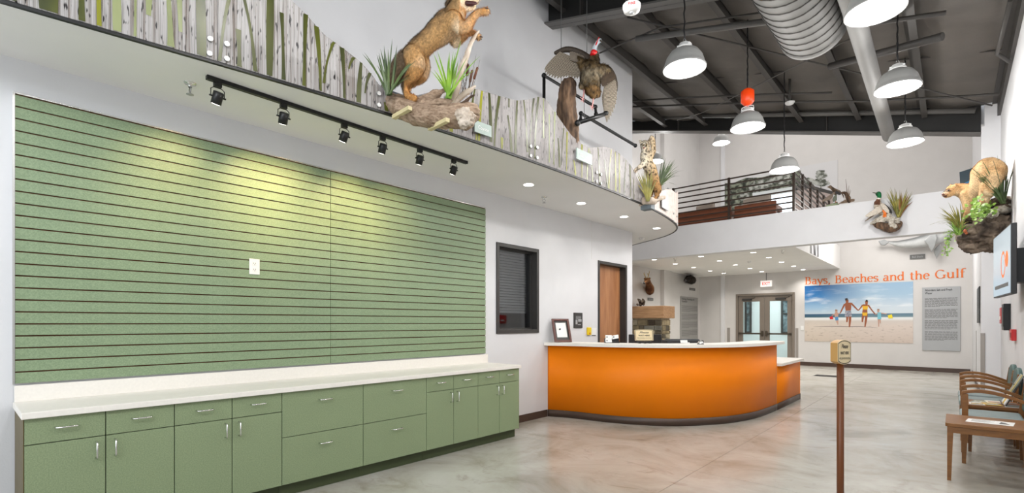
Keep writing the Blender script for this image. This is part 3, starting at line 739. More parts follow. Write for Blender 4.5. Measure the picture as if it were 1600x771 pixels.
# ------------------------------------------------------------------ slatwall panels
sy = [(0.262, 2.386), (2.391, 4.485)]; SZ0, NS, PITCH = 0.985, 24, 0.0765
for i, (a, b) in enumerate(sy):
    t = thing('slatwall_panel', ['green slatwall panel on the left half of the wall, with the power outlet', 'green slatwall panel on the right half of the wall, next to the dark window'][i], 'wall panel', (0, a, SZ0), 'green slatwall panels')
    MB().box(0.001, .010, a, b, SZ0, SZ0 + NS * PITCH).build('groove_backing', M_groove, t)
    proto = None
    for k in range(NS):
        z = SZ0 + k * PITCH
        if proto is None:
            proto = MB().box(.010, .021, a, b, z + .001, z + PITCH - .0085).build('slat', M_green, t)
        else: share('slat', proto, (0, 0, k * PITCH), t)
    if i == 0: MB().box(0, .024, a - .012, a - .001, SZ0, SZ0 + NS * PITCH + .01).box(0, .024, a, b, SZ0 + NS * PITCH, SZ0 + NS * PITCH + .01).build('edge_trim', M_chrome, t)
    else: MB().box(0, .024, a, b, SZ0 + NS * PITCH, SZ0 + NS * PITCH + .01).build('edge_trim', M_chrome, t)
p = at_x(.03, 398, 417)
t = thing('power_outlet', 'white double power outlet on the green slatwall', 'outlet', (.022, p[1], p[2]))
MB().box(.0215, .028, p[1] - .042, p[1] + .042, p[2] - .066, p[2] + .066).build('cover_plate', M_white, t, bevel=.003)
for s in (-1, 1):
    q = MB().box(.028, .030, p[1] - .017, p[1] + .017, p[2] + s * .026 - .017, p[2] + s * .026 + .017).build('socket', M_white, t)
    MB().box(.030, .0305, p[1] - .009, p[1] - .006, p[2] + s * .026 - .003, p[2] + s * .026 + .008).box(.030, .0305, p[1] + .006, p[1] + .009, p[2] + s * .026 - .003, p[2] + s * .026 + .008).box(.030, .0305, p[1] - .003, p[1] + .003, p[2] + s * .026 - .012, p[2] + s * .026 - .007).build('slot', M_ink, q)

# ------------------------------------------------------------------ base cabinets and worktop
CX = 0.56; ys = [0.264, 0.984, 1.695, 2.404, 3.109, 3.822, 4.505]
def pull(p, axis, L=.1):
    x, y, z = p; h = L / 2; d = .036
    if axis == 'y': P = [(x, y - h, z), (x + d * .7, y - h, z), (x + d, y - h + .008, z), (x + d, y + h - .008, z), (x + d * .7, y + h, z), (x, y + h, z)]
    else: P = [(x, y, z - h), (x + d * .7, y, z - h), (x + d, y, z - h + .008), (x + d, y, z + h - .008), (x + d * .7, y, z + h), (x, y, z + h)]
    return MB().tube(P, .005, 8)
clab = ['green base cabinet with two doors at the left end of the run', 'green base cabinet with two doors, second from the left end', 'green base cabinet with two deep drawers beside the paired doors',
        'green base cabinet with two deep drawers, the right one of the two', 'green base cabinet with two narrow doors, second from the right end', 'green base cabinet with two narrow doors at the right end of the run']
for i in range(6):
    a, b = ys[i], ys[i + 1]; g = .0025
    t = thing('base_cabinet', clab[i], 'cabinet', (0.3, (a + b) / 2, 0), 'green base cabinets under the slatwall')
    body = MB().box(.01, CX - .018, a + .001, b - .001, .105, .828).build('body', M_toe, t)
    MB().box(.01, .495, a + .001, b - .001, 0, .105).build('toe_kick', M_toe, t)
    if i == 0: MB().box(.01, CX, a - .003, a + .001, .10, .828).build('end_panel', M_side, t)
    if i == 5: MB().box(.01, CX, b - .001, b + .004, .10, .828).build('end_panel', M_greenc, t)
    if i in (2, 3):
        for z0, z1 in ((.108, .473), (.478, .826)):
            d = MB().box(CX - .018, CX, a + g, b - g, z0, z1).build('drawer', M_greenc, t, bevel=.0012)
            pull((CX, (a + b) / 2, z1 - (.085 if z1 > .5 else .09)), 'y', .105).build('handle', M_chrome, d)
    else:
        m = (a + b) / 2
        for j, (c, e) in enumerate(((a, m), (m, b))):
            d = MB().box(CX - .018, CX, c + g, e - g, .682, .826).build('drawer', M_greenc, t, bevel=.0012)
            pull((CX, (c + e) / 2, .765), 'y', .1).build('handle', M_chrome, d)
            d = MB().box(CX - .018, CX, c + g, e - g, .108, .677).build('door', M_greenc, t, bevel=.0012)
            pull((CX, (e - .045) if j == 0 else (c + .045), .60), 'z', .1).build('handle', M_chrome, d)
t = thing('worktop', 'long cream quartz worktop on the green base cabinets', 'countertop', (0.3, 2.4, .83))
MB().box(.006, .588, .252, 4.518, .830, .868).build('slab', M_count, t, bevel=.004)
MB().box(.006, .030, .258, 4.518, .868, .972).build('backsplash', M_count, t, bevel=.002)

# ------------------------------------------------------------------ reception desk
def sm2(P, n=8): return catmull(P, n)
base = sm2([(0.004, 5.80), (0.36, 5.91), (0.92, 5.99), (1.38, 6.15), (1.70, 6.36), (1.96, 6.67), (2.19, 7.10), (2.34, 7.72), (2.385, 8.58)])
low = [(2.385, 8.58), (2.39, 9.3), (2.39, 10.05)]
t = thing('reception_desk', 'curved orange reception desk with cream counter and dark base', 'desk', (1.4, 7.5, 0))
def ribbon_wall(P, d0, d1, z0, z1):
    a, b = offset(P, d0), offset(P, d1); n = len(P); mb = MB()
    vs = [(*p, z0) for p in a] + [(*p, z1) for p in a] + [(*p, z0) for p in b] + [(*p, z1) for p in b]; fs = []
    for i in range(n - 1):
        fs += [(i, i + 1, n + i + 1, n + i), (2 * n + i + 1, 2 * n + i, 3 * n + i, 3 * n + i + 1), (n + i, n + i + 1, 3 * n + i + 1, 3 * n + i), (i + 1, i, 2 * n + i, 2 * n + i + 1)]
    fs += [(0, n, 3 * n, 2 * n), (n - 1, 3 * n - 1, 4 * n - 1, 2 * n - 1)]
    return mb._add(vs, fs, True)
def flat(o):
    for p in o.data.polygons: p.use_smooth = abs(p.normal.z) < .5 and o.data.polygons[0].use_smooth
    return o
flat(ribbon_wall(base, 0, -.12, .1, 1.04).build('front_panel', M_orange, t))
flat(ribbon_wall(low, 0, -.10,   .1, .69).build('low_front_panel', M_orange, t))
flat(ribbon_wall(base, .006, -.1, 0, .1).build('base_trim', M_base, t)); flat(ribbon_wall(low, .006, -.1, 0, .1).build('base_trim', M_base, t))
MB().box(1.65, 2.389, 10.05, 10.15, .1, .69).build('end_panel', M_orange, t)
MB().box(1.65, 2.395, 10.056, 10.156, 0, .1).build('base_trim', M_base, t)
top_o, top_i = offset(base, .10), offset(base, -.34)
poly = [(0.005, 5.70)] + [p for p in top_o[3:]] + [(2.485, 8.64), (2.45, 8.68), (2.05, 8.68)] + [p for p in top_i[::-1] if p[0] > .02] + [(0.005, 6.12)]
MB().prism(poly, 1.04, 1.085).build('raised_counter', M_count, t, bevel=.004)
MB().prism([(1.72, 8.60), (2.40, 8.60), (2.45, 8.64), (2.45, 10.14), (2.41, 10.18), (1.72, 10.18)], .69, .735).build('low_counter', M_count, t, bevel=.004)
wk = offset(base, -.75)
MB().prism([p for p in offset(base, -.125) if p[0] > .02] + [q for q in wk[::-1] if q[0] > .02], .64, .685).build('work_surface', M_count, t)
MB().box(1.60, 2.20, 8.62, 10.0, .0, .685).build('low_cabinet', mat('grey_laminate', (.4, .39, .38), .5), t)

# things on the desk
DZ = 1.085
p = at_z(DZ, 873, 533); p = (.16, 5.86)
t = thing('picture_frame', 'dark cherry picture frame with a white certificate leaning on the desk by the wall', 'picture frame', (p[0], p[1], DZ))
nx_ = Vector((.72, -.62, 0)).normalized(); ax = Vector((.62, .72, 0)).normalized()
ax = Vector((0.51, 0.86, 0)); nrm = Vector((.86, -.51, 0)); upv = (Vector((0, 0, 1)) - nrm * .38).normalized()
o = Vector((p[0] - .02, p[1] - .08, DZ + .003)); fw_, fh_ = .27, .36
for a, b, c, d in ((0, fw_, 0, .03), (0, fw_, fh_ - .03, fh_), (0, .03, .03, fh_ - .03), (fw_ - .03, fw_, .03, fh_ - .03)):
    MB().slab([(a, c), (b, c), (b, d), (a, d)], o, ax, upv, .022).build('frame_rail', mat('dark_cherry_frame', lin(84, 38, 26), .35), t)
MB().slab([(.03, .03), (fw_ - .03, .03), (fw_ - .03, fh_ - .03), (.03, fh_ - .03)], o, ax, upv, .006).build('mount', M_dark, t)
MB().slab([(.055, .075), (fw_ - .055, .075), (fw_ - .055, fh_ - .06), (.055, fh_ - .06)], o, ax, upv, .008).build('certificate', M_paper, t)
MB().slab([(.08, 0), (.14, 0), (.12, .22), (.10, .22)], o - nrm * .14, ax, (Vector((0, 0, 1)) + nrm * .42).normalized(), .006).build('easel_back', M_ink, t)
# notice and yellow alarm on the left wall
p0, p1 = at_x(.012, 897, 489), at_x(.012, 910, 513)
t = thing('wall_notice', 'small dark framed notice on the white wall between window and door', 'sign', (0, (p0[1] + p1[1]) / 2, p1[2]))
MB().box(0, .014, p0[1], p1[1], p1[2], p0[2]).build('plate', M_dark, t)
mb = MB()
for k in range(4): mb.box(.014, .0155, p0[1] + .045, p1[1] - .045, p0[2] - .06 - k * .014, p0[2] - .055 - k * .014)
mb.box(.014, .0155, p0[1] + .04, p0[1] + .09, p1[2] + .06, p1[2] + .13); mb.box(.014, .0155, p0[1] + .11, p1[1] - .03, p1[2] + .10, p1[2] + .14); mb.box(.014, .0155, p0[1] + .10, p1[1] - .05, p1[2] + .05, p1[2] + .06)
mb.build('print', M_grey, t)
p0, p1 = at_x(.02, 918, 512), at_x(.02, 923.5, 524)
t = thing('door_alarm', 'yellow plastic alarm box on the wall by the brown door', 'alarm', (0, p0[1], p1[2]))
MB().box(0, .03, p0[1], p1[1], p1[2], p0[2]).build('housing', M_yellow, t, bevel=.008)
MB().lathe([(0, .008), (.012, .006), (.012, 0)], (.03, (p0[1] + p1[1]) / 2, p1[2] + .03), 10, 'x').build('button', M_red, t)
p0, p1 = at_x(.01, 924.5, 513), at_x(.01, 932, 525)
t = thing('wall_card', 'blank white card on the wall beside the yellow alarm', 'card', (0, p0[1], p1[2]))
MB().box(0, .008, p0[1], p1[1], p1[2], p0[2]).build('card', M_paper, t); MB().box(.008, .009, p0[1] + .01, p1[1] - .02, p1[2], p1[2] + .012).build('printed_line', M_greyd, t)

def on_desk(u, v): return Vector(at_z(DZ, u, v))
# card holder
c = on_desk(957, 536.5)
t = thing('card_holder', 'black tiered holder with white business cards on the desk counter', 'card holder', tuple(c))
a0 = Vector((RT[0], RT[1], 0)); b0 = Vector((-FW[0], -FW[1], 0))     # roughly facing the visitor's side of the desk
mb = MB()
for k in range(2): mb.obox(c - b0 * (.05 * k + .02) + Vector((0, 0, .012 + .02 * k)), a0 * .2, b0 * .05, (0, 0, .024 + .04 * k))
mb.build('tray', M_blackp, t)
for k, (dx, dy, h, tilt) in enumerate(((-.055, .0, .035, 0), (-.045, .05, .085, 0), (.05, .05, .085, .015))):
    cd = MB().obox(c + a0 * dx - b0 * dy + Vector((0, 0, h)), a0 * .088 + Vector((0, 0, tilt)), b0 * .018, Vector((0, 0, .05)) - b0 * .02).build('card_stack', M_paper, t)
    MB().obox(c + a0 * (dx - .025) - b0 * (dy - .012) + Vector((0, 0, h)), a0 * .016, b0 * .002, (0, 0, .016)).build('card_logo', M_ink, cd)
# please wait here plaque on a stand
def wait_sign(o, ax, up, w_, h_, parent, th, arch):
    n = Vector(ax).cross(Vector(up)).normalized(); o = Vector(o)
    k = 10; P = [(-w_ / 2, arch), ] ; top = [(w_ / 2 - w_ * q / k, h_ - arch + arch * math.sin(PI * q / k) ** .8) for q in range(k + 1)]
    bot = [(-w_ / 2 + w_ * q / k, arch - arch * math.sin(PI * q / k) ** .8) for q in range(k + 1)]
    P = bot + top
    M_cream = mat('cream_sign_face', lin(226, 206, 166), .5); M_edge = mat('wooden_sign_edge', lin(196, 150, 88), .5)
    MB().slab(P, o, ax, up, -th).build('backing_board', M_edge, parent)
    sc = lambda s: [((x) * s, h_ / 2 + (y - h_ / 2) * s) for x, y in P]
    MB().slab(sc(1), o, ax, up, .0015).build('sign_face', M_cream, parent)
    A, B = sc(.95), sc(.90); nn = len(P); vs = [o + Vector(ax) * x + Vector(up) * y + n * .003 for x, y in A + B]
    MB()._add(vs, [(i, (i + 1) % nn, (i + 1) % nn + nn, i + nn) for i in range(nn)], False).build('border_line', M_ink, parent)
    f = n * .002
    text('lettering', 'Please', o + Vector(up) * h_ * .66 + f, ax, up, h_ * .24, M_ink, parent, shear=.35, width=w_ * .50, bold=.015)
    text('lettering', 'WAIT HERE', o + Vector(up) * h_ * .41 + f, ax, up, h_ * .17, M_ink, parent, width=w_ * .62, bold=.02)
    text('lettering', "WE'LL BE WITH YOU SOON", o + Vector(up) * h_ * .21 + f, ax, up, h_ * .10, M_ink, parent, width=w_ * .80, bold=.02)
c = on_desk(1007, 537)
t = thing('please_wait_sign', 'cream please wait here plaque on a small black stand on the desk', 'sign', tuple(c))
wait_sign(c + Vector((0, 0, .035)) - b0 * .01, a0, (Vector((0, 0, 1)) - b0 * .2).normalized(), .255, .16, t, .014, .006)
mb = MB().obox(c + Vector((0, 0, .02)), a0 * .2, b0 * .05, (0, 0, .014))
for s in (-1, 0, 1): mb.obox(c + a0 * .075 * s + b0 * .02 + Vector((0, 0, .016)), a0 * .03, b0 * .04, (0, 0, .032))
mb.build('easel_stand', M_blackp, t)
# monitor seen from behind, printer, label maker, bell
def inner(x, y, z): return Vector((x, y, z))
mc = W(1008, 530, 8.2); mz = .685
t = thing('desk_monitor', 'black computer monitor seen from behind at the reception desk', 'monitor', (mc[0], mc[1], mz))
MB().obox((mc[0], mc[1], 1.02), a0 * .54, b0 * .035, (0, 0, .32)).build('screen_housing', M_blackp, t, bevel=.008)
MB().obox((mc[0] - b0[0] * .06, mc[1] - b0[1] * .06, .80), a0 * .05, b0 * .03, (0, 0, .14)).obox((mc[0], mc[1], mz + .01), a0 * .22, b0 * .2, (0, 0, .02)).build('stand', M_blackp, t)
mc = W(1066, 537, 8.4)
t = thing('desk_printer', 'long dark grey equipment top behind the counter, right of the monitor', 'printer', (mc[0], mc[1], mz))
MB().obox((mc[0], mc[1], .91), a0 * .62, b0 * .3, (0, 0, .34)).build('housing', mat('dark_grey_plastic', lin(46, 48, 52), .5), t, bevel=.01)
MB().obox((mc[0], mc[1], 1.085), a0 * .5, b0 * .2, (0, 0, .02)).build('lid', mat('slate_plastic', lin(62, 66, 70), .45), t)
c = on_desk(1069, 536.5)
t = thing('small_desk_sign', 'small white folded card on the counter beside the call bell', 'sign', tuple(c))
MB().slab([(-.05, .0), (.05, 0), (.05, .045), (-.05, .045)], c, a0, (Vector((0, 0, 1)) - b0 * .5).normalized(), .003).build('card_face', M_paper, t)
MB().obox(c + a0 * .02 + b0 * .03 + Vector((0, 0, .005)), a0 * .08, b0 * .04, (0, 0, .01)).build('card_base', M_white, t)
c = on_desk(1094.5, 538.5)
t = thing('call_bell', 'small chrome call bell on the counter right of the white card', 'bell', tuple(c))
MB().lathe([(.045, 0), (.045, .008), (.036, .01)], c, 20).build('base', M_blackp, t)
MB().lathe([(.040, .010), (.039, .02), (.031, .035), (.016, .044), (0, .046)], c, 20).build('dome', M_chrome, t)
MB().tube([c + Vector((0, 0, .045)), c + Vector((0, 0, .058))], .005, 8).build('button', M_chrome, t)

# ------------------------------------------------------------------ stanchion sign
c = Vector((3.97, 3.45, 0))
d = ray(1313, 600); tt = 2.95; c = Vector((XC + tt * d[0], tt * d[1], 0))
t = thing('stanchion_sign', 'please wait here sign on a tall brown post standing on the concrete floor', 'sign', tuple(c))
MB().lathe([(0, .02), (.14, .018), (.16, .008), (.16, 0), (0, 0)], c, 28).build('base_plate', M_brown, t)
MB().tube([c + Vector((0, 0, .015)), c + Vector((0, 0, 1.145))], .019, 14).build('post', M_brown, t)
sa = Vector((RT[0] + .32 * FW[0], RT[1] + .32 * FW[1], 0)).normalized()
wait_sign(c + Vector((0, 0, 1.125)) + Vector((sa[1], -sa[0], 0)) * .024, sa, Vector((0, 0, 1)), .104, .145, t, .045, .018)

# ------------------------------------------------------------------ side tables, chairs, papers
def leg4(mb_fn, xs, ys, z1): pass
def wood_table(loc, w_, d_, h, label, chamfer=.0):
    t = thing('side_table', label, 'table', loc); x, y, z = loc
    top = [(x + chamfer, y), (x + w_, y), (x + w_, y + d_), (x + chamfer, y + d_), (x, y + d_ - chamfer * 1.2), (x, y + chamfer * 1.2)]
    MB().prism(top, h - .03, h).build('tabletop', M_chairwood, t, bevel=.003)
    MB().box(x + .02, x + w_ - .02, y + .02, y + .04, h - .085, h - .03).box(x + .02, x + w_ - .02, y + d_ - .04, y + d_ - .02, h - .085, h - .03).box(x + .02, x + .04, y + .04, y + d_ - .04, h - .085, h - .03).box(x + w_ - .04, x + w_ - .02, y + .04, y + d_ - .04, h - .085, h - .03).build('apron', M_chairwood, t)
    for sx in (0, 1):
        for sy_ in (0, 1):
            cx, cy = x + .03 + sx * (w_ - .06), y + .03 + sy_ * (d_ - .06)
            ix, iy = (1 - 2 * sx), (1 - 2 * sy_)
            vs = []
            for z, q in ((0, .026), (h - .03, .042)):
                x0, y0 = cx - ix * .018, cy - iy * .018
                vs += [(x0, y0, z), (x0 + ix * q, y0, z), (x0 + ix * q, y0 + iy * q, z), (x0, y0 + iy * q, z)]
            MB()._add(vs, [(0, 1, 2, 3), (4, 7, 6, 5), (0, 4, 5, 1), (1, 5, 6, 2), (2, 6, 7, 3), (3, 7, 4, 0)], False).build('leg', M_chairwood, t)
    return t
wood_table((4.40, 5.74, 0), .56, .58, .50, 'square wooden side table in front with a white paper on it', .015)
wood_table((4.56, 7.17, 0), .44, .54, .50, 'wooden side table between the chairs covered with magazines', .01)
o = Vector((4.53, 5.93, .5005))
t = thing('paper_sheet', 'white printed paper sheet lying on the front side table', 'paper', tuple(o))
axp, ayp = Vector((.93, -.05, 0)).normalized(), Vector((.12, 1, 0)).normalized()
MB().slab([(0, 0), (.30, 0), (.30, .21), (0, .21)], o, axp, ayp, .0012).build('sheet', M_paper, t)
mb = MB()
for k in range(7): mb.slab([(.03, .18 - .022 * k), (.15 + .03 * math.sin(k * 2.1), .18 - .022 * k), (.15 + .03 * math.sin(k * 2.1), .186 - .022 * k), (.03, .186 - .022 * k)], o + Vector((0, 0, .0012)), axp, ayp, .0004)
mb.slab([(.21, .05), (.28, .05), (.25, .12), (.215, .17)], o + Vector((0, 0, .0012)), axp, ayp, .0004); mb.build('print', M_greyd, t)
def chair(y, label, group):
    t = thing('armchair', label, 'chair', (4.75, y + .285, 0), group); W_ = .57
    for i, yy in enumerate((y, y + W_ - .03)):
        q = 1 if i == 0 else -1
        f = MB()
        vs = []
        for z, a in ((0, .030), (.42, .046), (.68, .046)): vs += [(4.515, yy, z), (4.515 + a, yy, z), (4.515 + a, yy + .03, z), (4.515, yy + .03, z)]
        f._add(vs, [(3, 2, 1, 0), (8, 9, 10, 11)] + [(4 * r + j, 4 * r + (j + 1) % 4, 4 * r + 4 + (j + 1) % 4, 4 * r + 4 + j) for r in (0, 1) for j in range(4)], False)
        f.build('front_leg', M_chairwood, t)
        f = MB(); f.bar((4.97, yy + .015, 0), (4.955, yy + .015, .44), .03, .036, up=(1, 0, 0)); f.bar((4.955, yy + .015, .44), (5.0, yy + .015, .80), .03, .034, up=(1, 0, 0)); f.build('back_leg', M_chairwood, t)
        pts = [(4.515 + .46 * k / 10, .688 + .035 * math.sin(PI * (k / 10) ** .8) - .07 * (k / 10) ** 1.8) for k in range(11)]
        poly = [(a, b - .016) for a, b in pts] + [(a, b + .016) for a, b in pts[::-1]]
        MB().slab(poly, (0, yy + .034, 0), (1, 0, 0), (0, 0, 1), .038).build('arm', M_chairwood, t, bevel=.004)
    MB().box(4.53, 4.97, y + .03, y + W_ - .03, .36, .40).build('seat_rail', M_chairwood, t)
    MB().box(4.50, 4.955, y + .035, y + W_ - .035, .40, .47).build('seat', M_seat, t, bevel=.022)
    k = 12; pr_ = [(-.235 + .47 * q / k, .86 - .09 * abs(2 * q / k - 1) ** 2.5) for q in range(k + 1)]
    poly = [(-.235, .50), (.235, .50)] + pr_[::-1]
    a = MB().slab(poly, (4.925, y + W_ / 2, 0), (0, 1, 0), (.07, 0, 1), .055); a.build('backrest', M_teal, t, bevel=.018)
    MB().slab([(b * 1.02, c + .006) for b, c in poly], (4.985, y + W_ / 2, 0), (0, 1, 0), (.07, 0, 1), .012).build('back_shell', M_chairwood, t)
    return t
chair(6.54, 'nearest wooden armchair with blue grey seat behind the front side table', 'waiting armchairs along the right wall')
chair(7.79, 'middle wooden armchair with teal back beyond the magazine table', 'waiting armchairs along the right wall')
chair(8.41, 'farthest wooden armchair with teal back along the right wall', 'waiting armchairs along the right wall')
magc = [lin(222, 220, 214), lin(204, 170, 60), lin(180, 186, 190), lin(120, 130, 110), lin(230, 226, 214), lin(196, 120, 60)]
for k in range(6):
    x, y = 4.58 + .13 * (k % 3) + .005 * k, 7.22 + .22 * (k // 3)
    o = Vector((x, y, .5005 + .0035 * (k % 3 == 1)))
    t = thing('magazine', ['white brochure nearest the front edge of the magazine table', 'yellow covered magazine lying in the front row of the table', 'pale grey magazine at the right of the front row', 'olive magazine at the back left of the table', 'cream brochure in the middle of the back row', 'tan magazine at the back right of the table'][k], 'magazine', tuple(o), 'magazines on the side table')
    a = .2 * math.sin(k * 1.7); A_, B_ = Vector((math.cos(a), math.sin(a), 0)), Vector((-math.sin(a), math.cos(a), 0))
    MB().slab([(0, 0), (.125, 0), (.125, .2), (0, .2)], o, A_, B_, .004).build('cover', mat('magazine_cover_%d' % k, magc[k], .4), t)
    MB().slab([(.015, .03), (.11, .03), (.11, .12), (.015, .12)], o + Vector((0, 0, .004)), A_, B_, .0004).build('cover_picture', mat('magazine_picture_%d' % k, lin(110, 104, 84), .5, col2=magc[(k + 1) % 6], scale=40), t)
rk = thing('brochure_rack', 'dark wire brochure rack standing at the back of the magazine table', 'rack', (4.92, 7.44, .5))
f = MB()
for yy in (7.25, 7.62):
    f.bar((4.86, yy, .505), (4.985, yy, .80), .008); f.bar((4.98, yy, .505), (4.985, yy, .80), .008)
for z_, x_ in ((.51, 4.862), (.62, 4.91), (.72, 4.95)): f.bar((x_, 7.25, z_), (x_, 7.62, z_), .008); f.bar((x_ - .03, 7.25, z_ + .015), (x_ - .03, 7.62, z_ + .015), .006)
f.build('wire_frame', M_blackp, rk)
bc = [(.85, .85, .83), (.75, .52, .05), (.8, .82, .84), (.10, .12, .10), (.55, .45, .12), (.3, .32, .3)]
for k in range(6):
    yy = 7.28 + .115 * (k % 3); lv = k // 3; base = Vector((4.855 + .055 * lv, yy, .512 + .12 * lv))
    tag(MB().slab([(0, 0), (.10, 0), (.10, .21), (0, .21)], base, (0, 1, 0), (.42, 0, .9), -.008).build('brochure', mat('brochure_%d' % k, bc[k], .4, var=.25, scale=25)),
        ['white leaflet in the lower left slot of the brochure rack', 'yellow leaflet in the lower middle slot of the brochure rack', 'pale leaflet in the lower right slot of the brochure rack', 'dark leaflet in the upper left slot of the brochure rack', 'gold leaflet in the upper middle slot of the brochure rack', 'grey leaflet in the upper right slot of the brochure rack'][k], 'brochure', 'leaflets in the brochure rack')

# ------------------------------------------------------------------ track light, downlights, sprinklers, detectors
TX = .67
t = thing('track_light', 'black ceiling track with six spotlights above the green slatwall', 'track light', (TX, 2.3, 3.05))
MB().box(TX - .018, TX + .018, 1.14, 3.55, 3.022, 3.05).build('rail', M_black, t, bevel=.003)
for k, u in enumerate((340, 443, 538, 598, 656, 709)):
    y = at_x(TX, u, 150)[1]; z = 3.022
    hd = MB().box(TX - .014, TX + .014, y - .024, y + .024, z - .03, z).build('spotlight_adapter', M_black, t)
    aim = Vector((.0, y + (-.12, .10, -.15, .05, .12, .0)[k], 2.42)); c = Vector((TX, y, z - .098)); dv = (aim - c).normalized()
    dv = (dv + Vector((0, 0, -.9))).normalized()
    MB().tube([c - dv * .036, c - dv * .032, c + dv * .048], [.024, .033, .033], 16).build('spotlight_can', M_black, hd)
    MB().tube([(TX, y - .042, c.z), (TX, y - .042, z - .05), (TX, y - .025, z - .036), (TX, y + .025, z - .036), (TX, y + .042, z - .05), (TX, y + .042, c.z)], .003, 6).build('yoke', M_black, hd)
    for s_ in (-1, 1): MB().tube([(TX, y + s_ * .032, c.z), (TX, y + s_ * .052, c.z)], .006, 8).build('knob', M_black, hd)
    MB().tube([c + dv * .0485, c + dv * .05], .026, 14).build('lamp_face', M_dl, hd)
    if k in (0, 1, 2, 3, 4):
        l = bpy.data.lights.new('spot_beam', 'SPOT'); l.energy = SPOT_POWER * (.55, 1.0, .6, 1.0, .45)[k]; l.spot_size = 1.25; l.spot_blend = 1.0; l.color = (1.0, .73, .34); l.shadow_soft_size = .03
        lo = bpy.data.objects.new('spot_beam', l); COL.objects.link(lo); lo.location = c + dv * .06
        lo.rotation_euler = (aim - lo.location).to_track_quat('-Z', 'Y').to_euler()
def downlight(p, label, group, r=.062, power=True):
    t = thing('downlight', label, 'downlight', p, group)
    MB().lathe([(r, -.001), (r + .014, -.004), (r + .014, 0), (r, 0)], p, 20).build('trim_ring', M_white, t)
    MB().lathe([(0, -.002), (r, -.002)], p, 20).build('lens', M_dl, t)
    if power:
        l = bpy.data.lights.new('downlight_beam', 'SPOT'); l.energy = DOWNLIGHT_POWER * (.2 if p[1] < 11 else 1); l.spot_size = 2.2; l.spot_blend = .9; l.color = (1, .95, .88); l.shadow_soft_size = .05
        lo = bpy.data.objects.new('downlight_beam', l); COL.objects.link(lo); lo.location = (p[0], p[1], p[2] - .02)
for k, (u, v) in enumerate(((826, 289), (908, 318), (975, 339), (1026, 357))):
    downlight(at_z(3.05, u, v), ['recessed downlight in the ledge soffit nearest the slatwall', 'recessed downlight in the ledge soffit, second from the slatwall', 'recessed downlight in the ledge soffit above the brown door', 'recessed downlight at the curved tip of the ledge soffit'][k], 'downlights in the ledge soffit')
mz_dl = [(172, 161), (305, 190), (468, 138), (585, 170), (685, 198), (778, 223), (853, 245), (421, 216), (526, 240), (612, 257), (800, 110), (897, 146), (978, 178), (1056, 207), (1115, 231)]
_row = ['front', 'second', 'third', 'fourth']
DLAB = [None] * 15
for q, (r_, idx) in enumerate((('front left', (2, 3, 4, 5, 6)), ('far left', (0, 1, 7, 8, 9)), ('right hand', (10, 11, 12, 13, 14)))):
    for n_, i_ in enumerate(idx): DLAB[i_] = 'recessed downlight under the mezzanine, %s in the %s row of five' % (['nearest', 'second nearest', 'middle one', 'second farthest', 'farthest'][n_], ['middle', 'left', 'right'][q])
for k, (a, b) in enumerate(mz_dl):
    p = at_z(3.05, 980 + a / 4.057, 370 + b / 4.057 - 2 - 4 * (b - 100) / 160)
    if p[1] > YB - .15: p = (p[0], YB - .15, p[2])
    downlight(p, DLAB[k], 'downlights under the mezzanine')
def sprinkler(p, label):
    t = thing('fire_sprinkler', label, 'sprinkler', p)
    MB().lathe([(.04, 0), (.035, -.008), (.012, -.012), (.012, -.03)], p, 16).build('escutcheon', M_chrome, t)
    x, y, z = p
    MB().tube([(x - .012, y, z - .03), (x - .02, y, z - .05), (x, y, z - .075), (x + .02, y, z - .05), (x + .012, y, z - .03)], .004, 6).lathe([(0, -.076), (.024, -.078), (.024, -.081), (0, -.081)], p, 12).build('deflector_frame', M_steel, t)
sprinkler(at_z(3.05, 297, 130), 'chrome sprinkler head in the soffit left of the track light')
sprinkler(at_z(3.05, 850, 308), 'chrome sprinkler head in the soffit between two downlights')
sprinkler(at_z(3.05, 980 + 303 / 4.057, 370 + 156 / 4.057 - 4), 'sprinkler head under the mezzanine at its left side')
sprinkler(at_z(3.05, 980 + 985 / 4.057, 370 + 100 / 4.057 - 4), 'sprinkler head under the mezzanine near its right edge')
sprinkler(at_z(3.05, 980 + 612 / 4.057, 370 + 234 / 4.057 - 4), 'sprinkler head under the mezzanine near the far wall')
def dome(p, label, r=.06, name='smoke_detector', down=True):
    t = thing(name, label, 'detector', p)
    MB().lathe([(r, 0), (r, -.012), (r * .86, -.03), (r * .5, -.042), (0, -.045)], p, 24).build('dome', M_white, t)
    MB().lathe([(r * 1.1, 0), (r * 1.1, -.008), (r, -.010)], p, 24).build('base_ring', M_white, t); return t
p = at_z(3.05, 1003, 372)
dome(p, 'white dome sensor on the ledge soffit near its curved tip', .05)
dome(at_z(3.05, 980 + 775 / 4.057, 370 + 173 / 4.057 - 4), 'white smoke detector on the flat ceiling under the mezzanine', .05)
p = Vector((2.01, 4.7, 4.66)); d = ray(987, 20); tt = 4.2; p = Vector(W(987, 12, tt))
t = thing('fire_strobe', 'white round fire alarm with red lettering hung from the near rafter', 'detector', tuple(p))
MB().lathe([(.075, .02), (.075, 0), (.066, -.03), (.03, -.042), (0, -.042)], p, 28).build('dome', M_white, t)
MB().lathe([(.02, -.041), (.022, -.047), (0, -.05)], p, 16).build('lens', M_grey, t)
MB().lathe([(0, .1), (.045, .1), (.06, .02), (0, .02)], p, 20).build('mount', M_blackp, t)
MB().tube([p + Vector((0, 0, .1)), (p[0], p[1], zd(p[0]) - .03)], .012, 8).build('hanger_pipe', M_beam, t)
fn = Vector((p[0] - XC, p[1], 0)).normalized() * -1; fa = Vector((-fn[1], fn[0], 0))
text('lettering', 'FIRE', p + fn * .074 + Vector((0, 0, -.018)), fa, (0, 0, 1), .032, M_red, t, bold=.02)
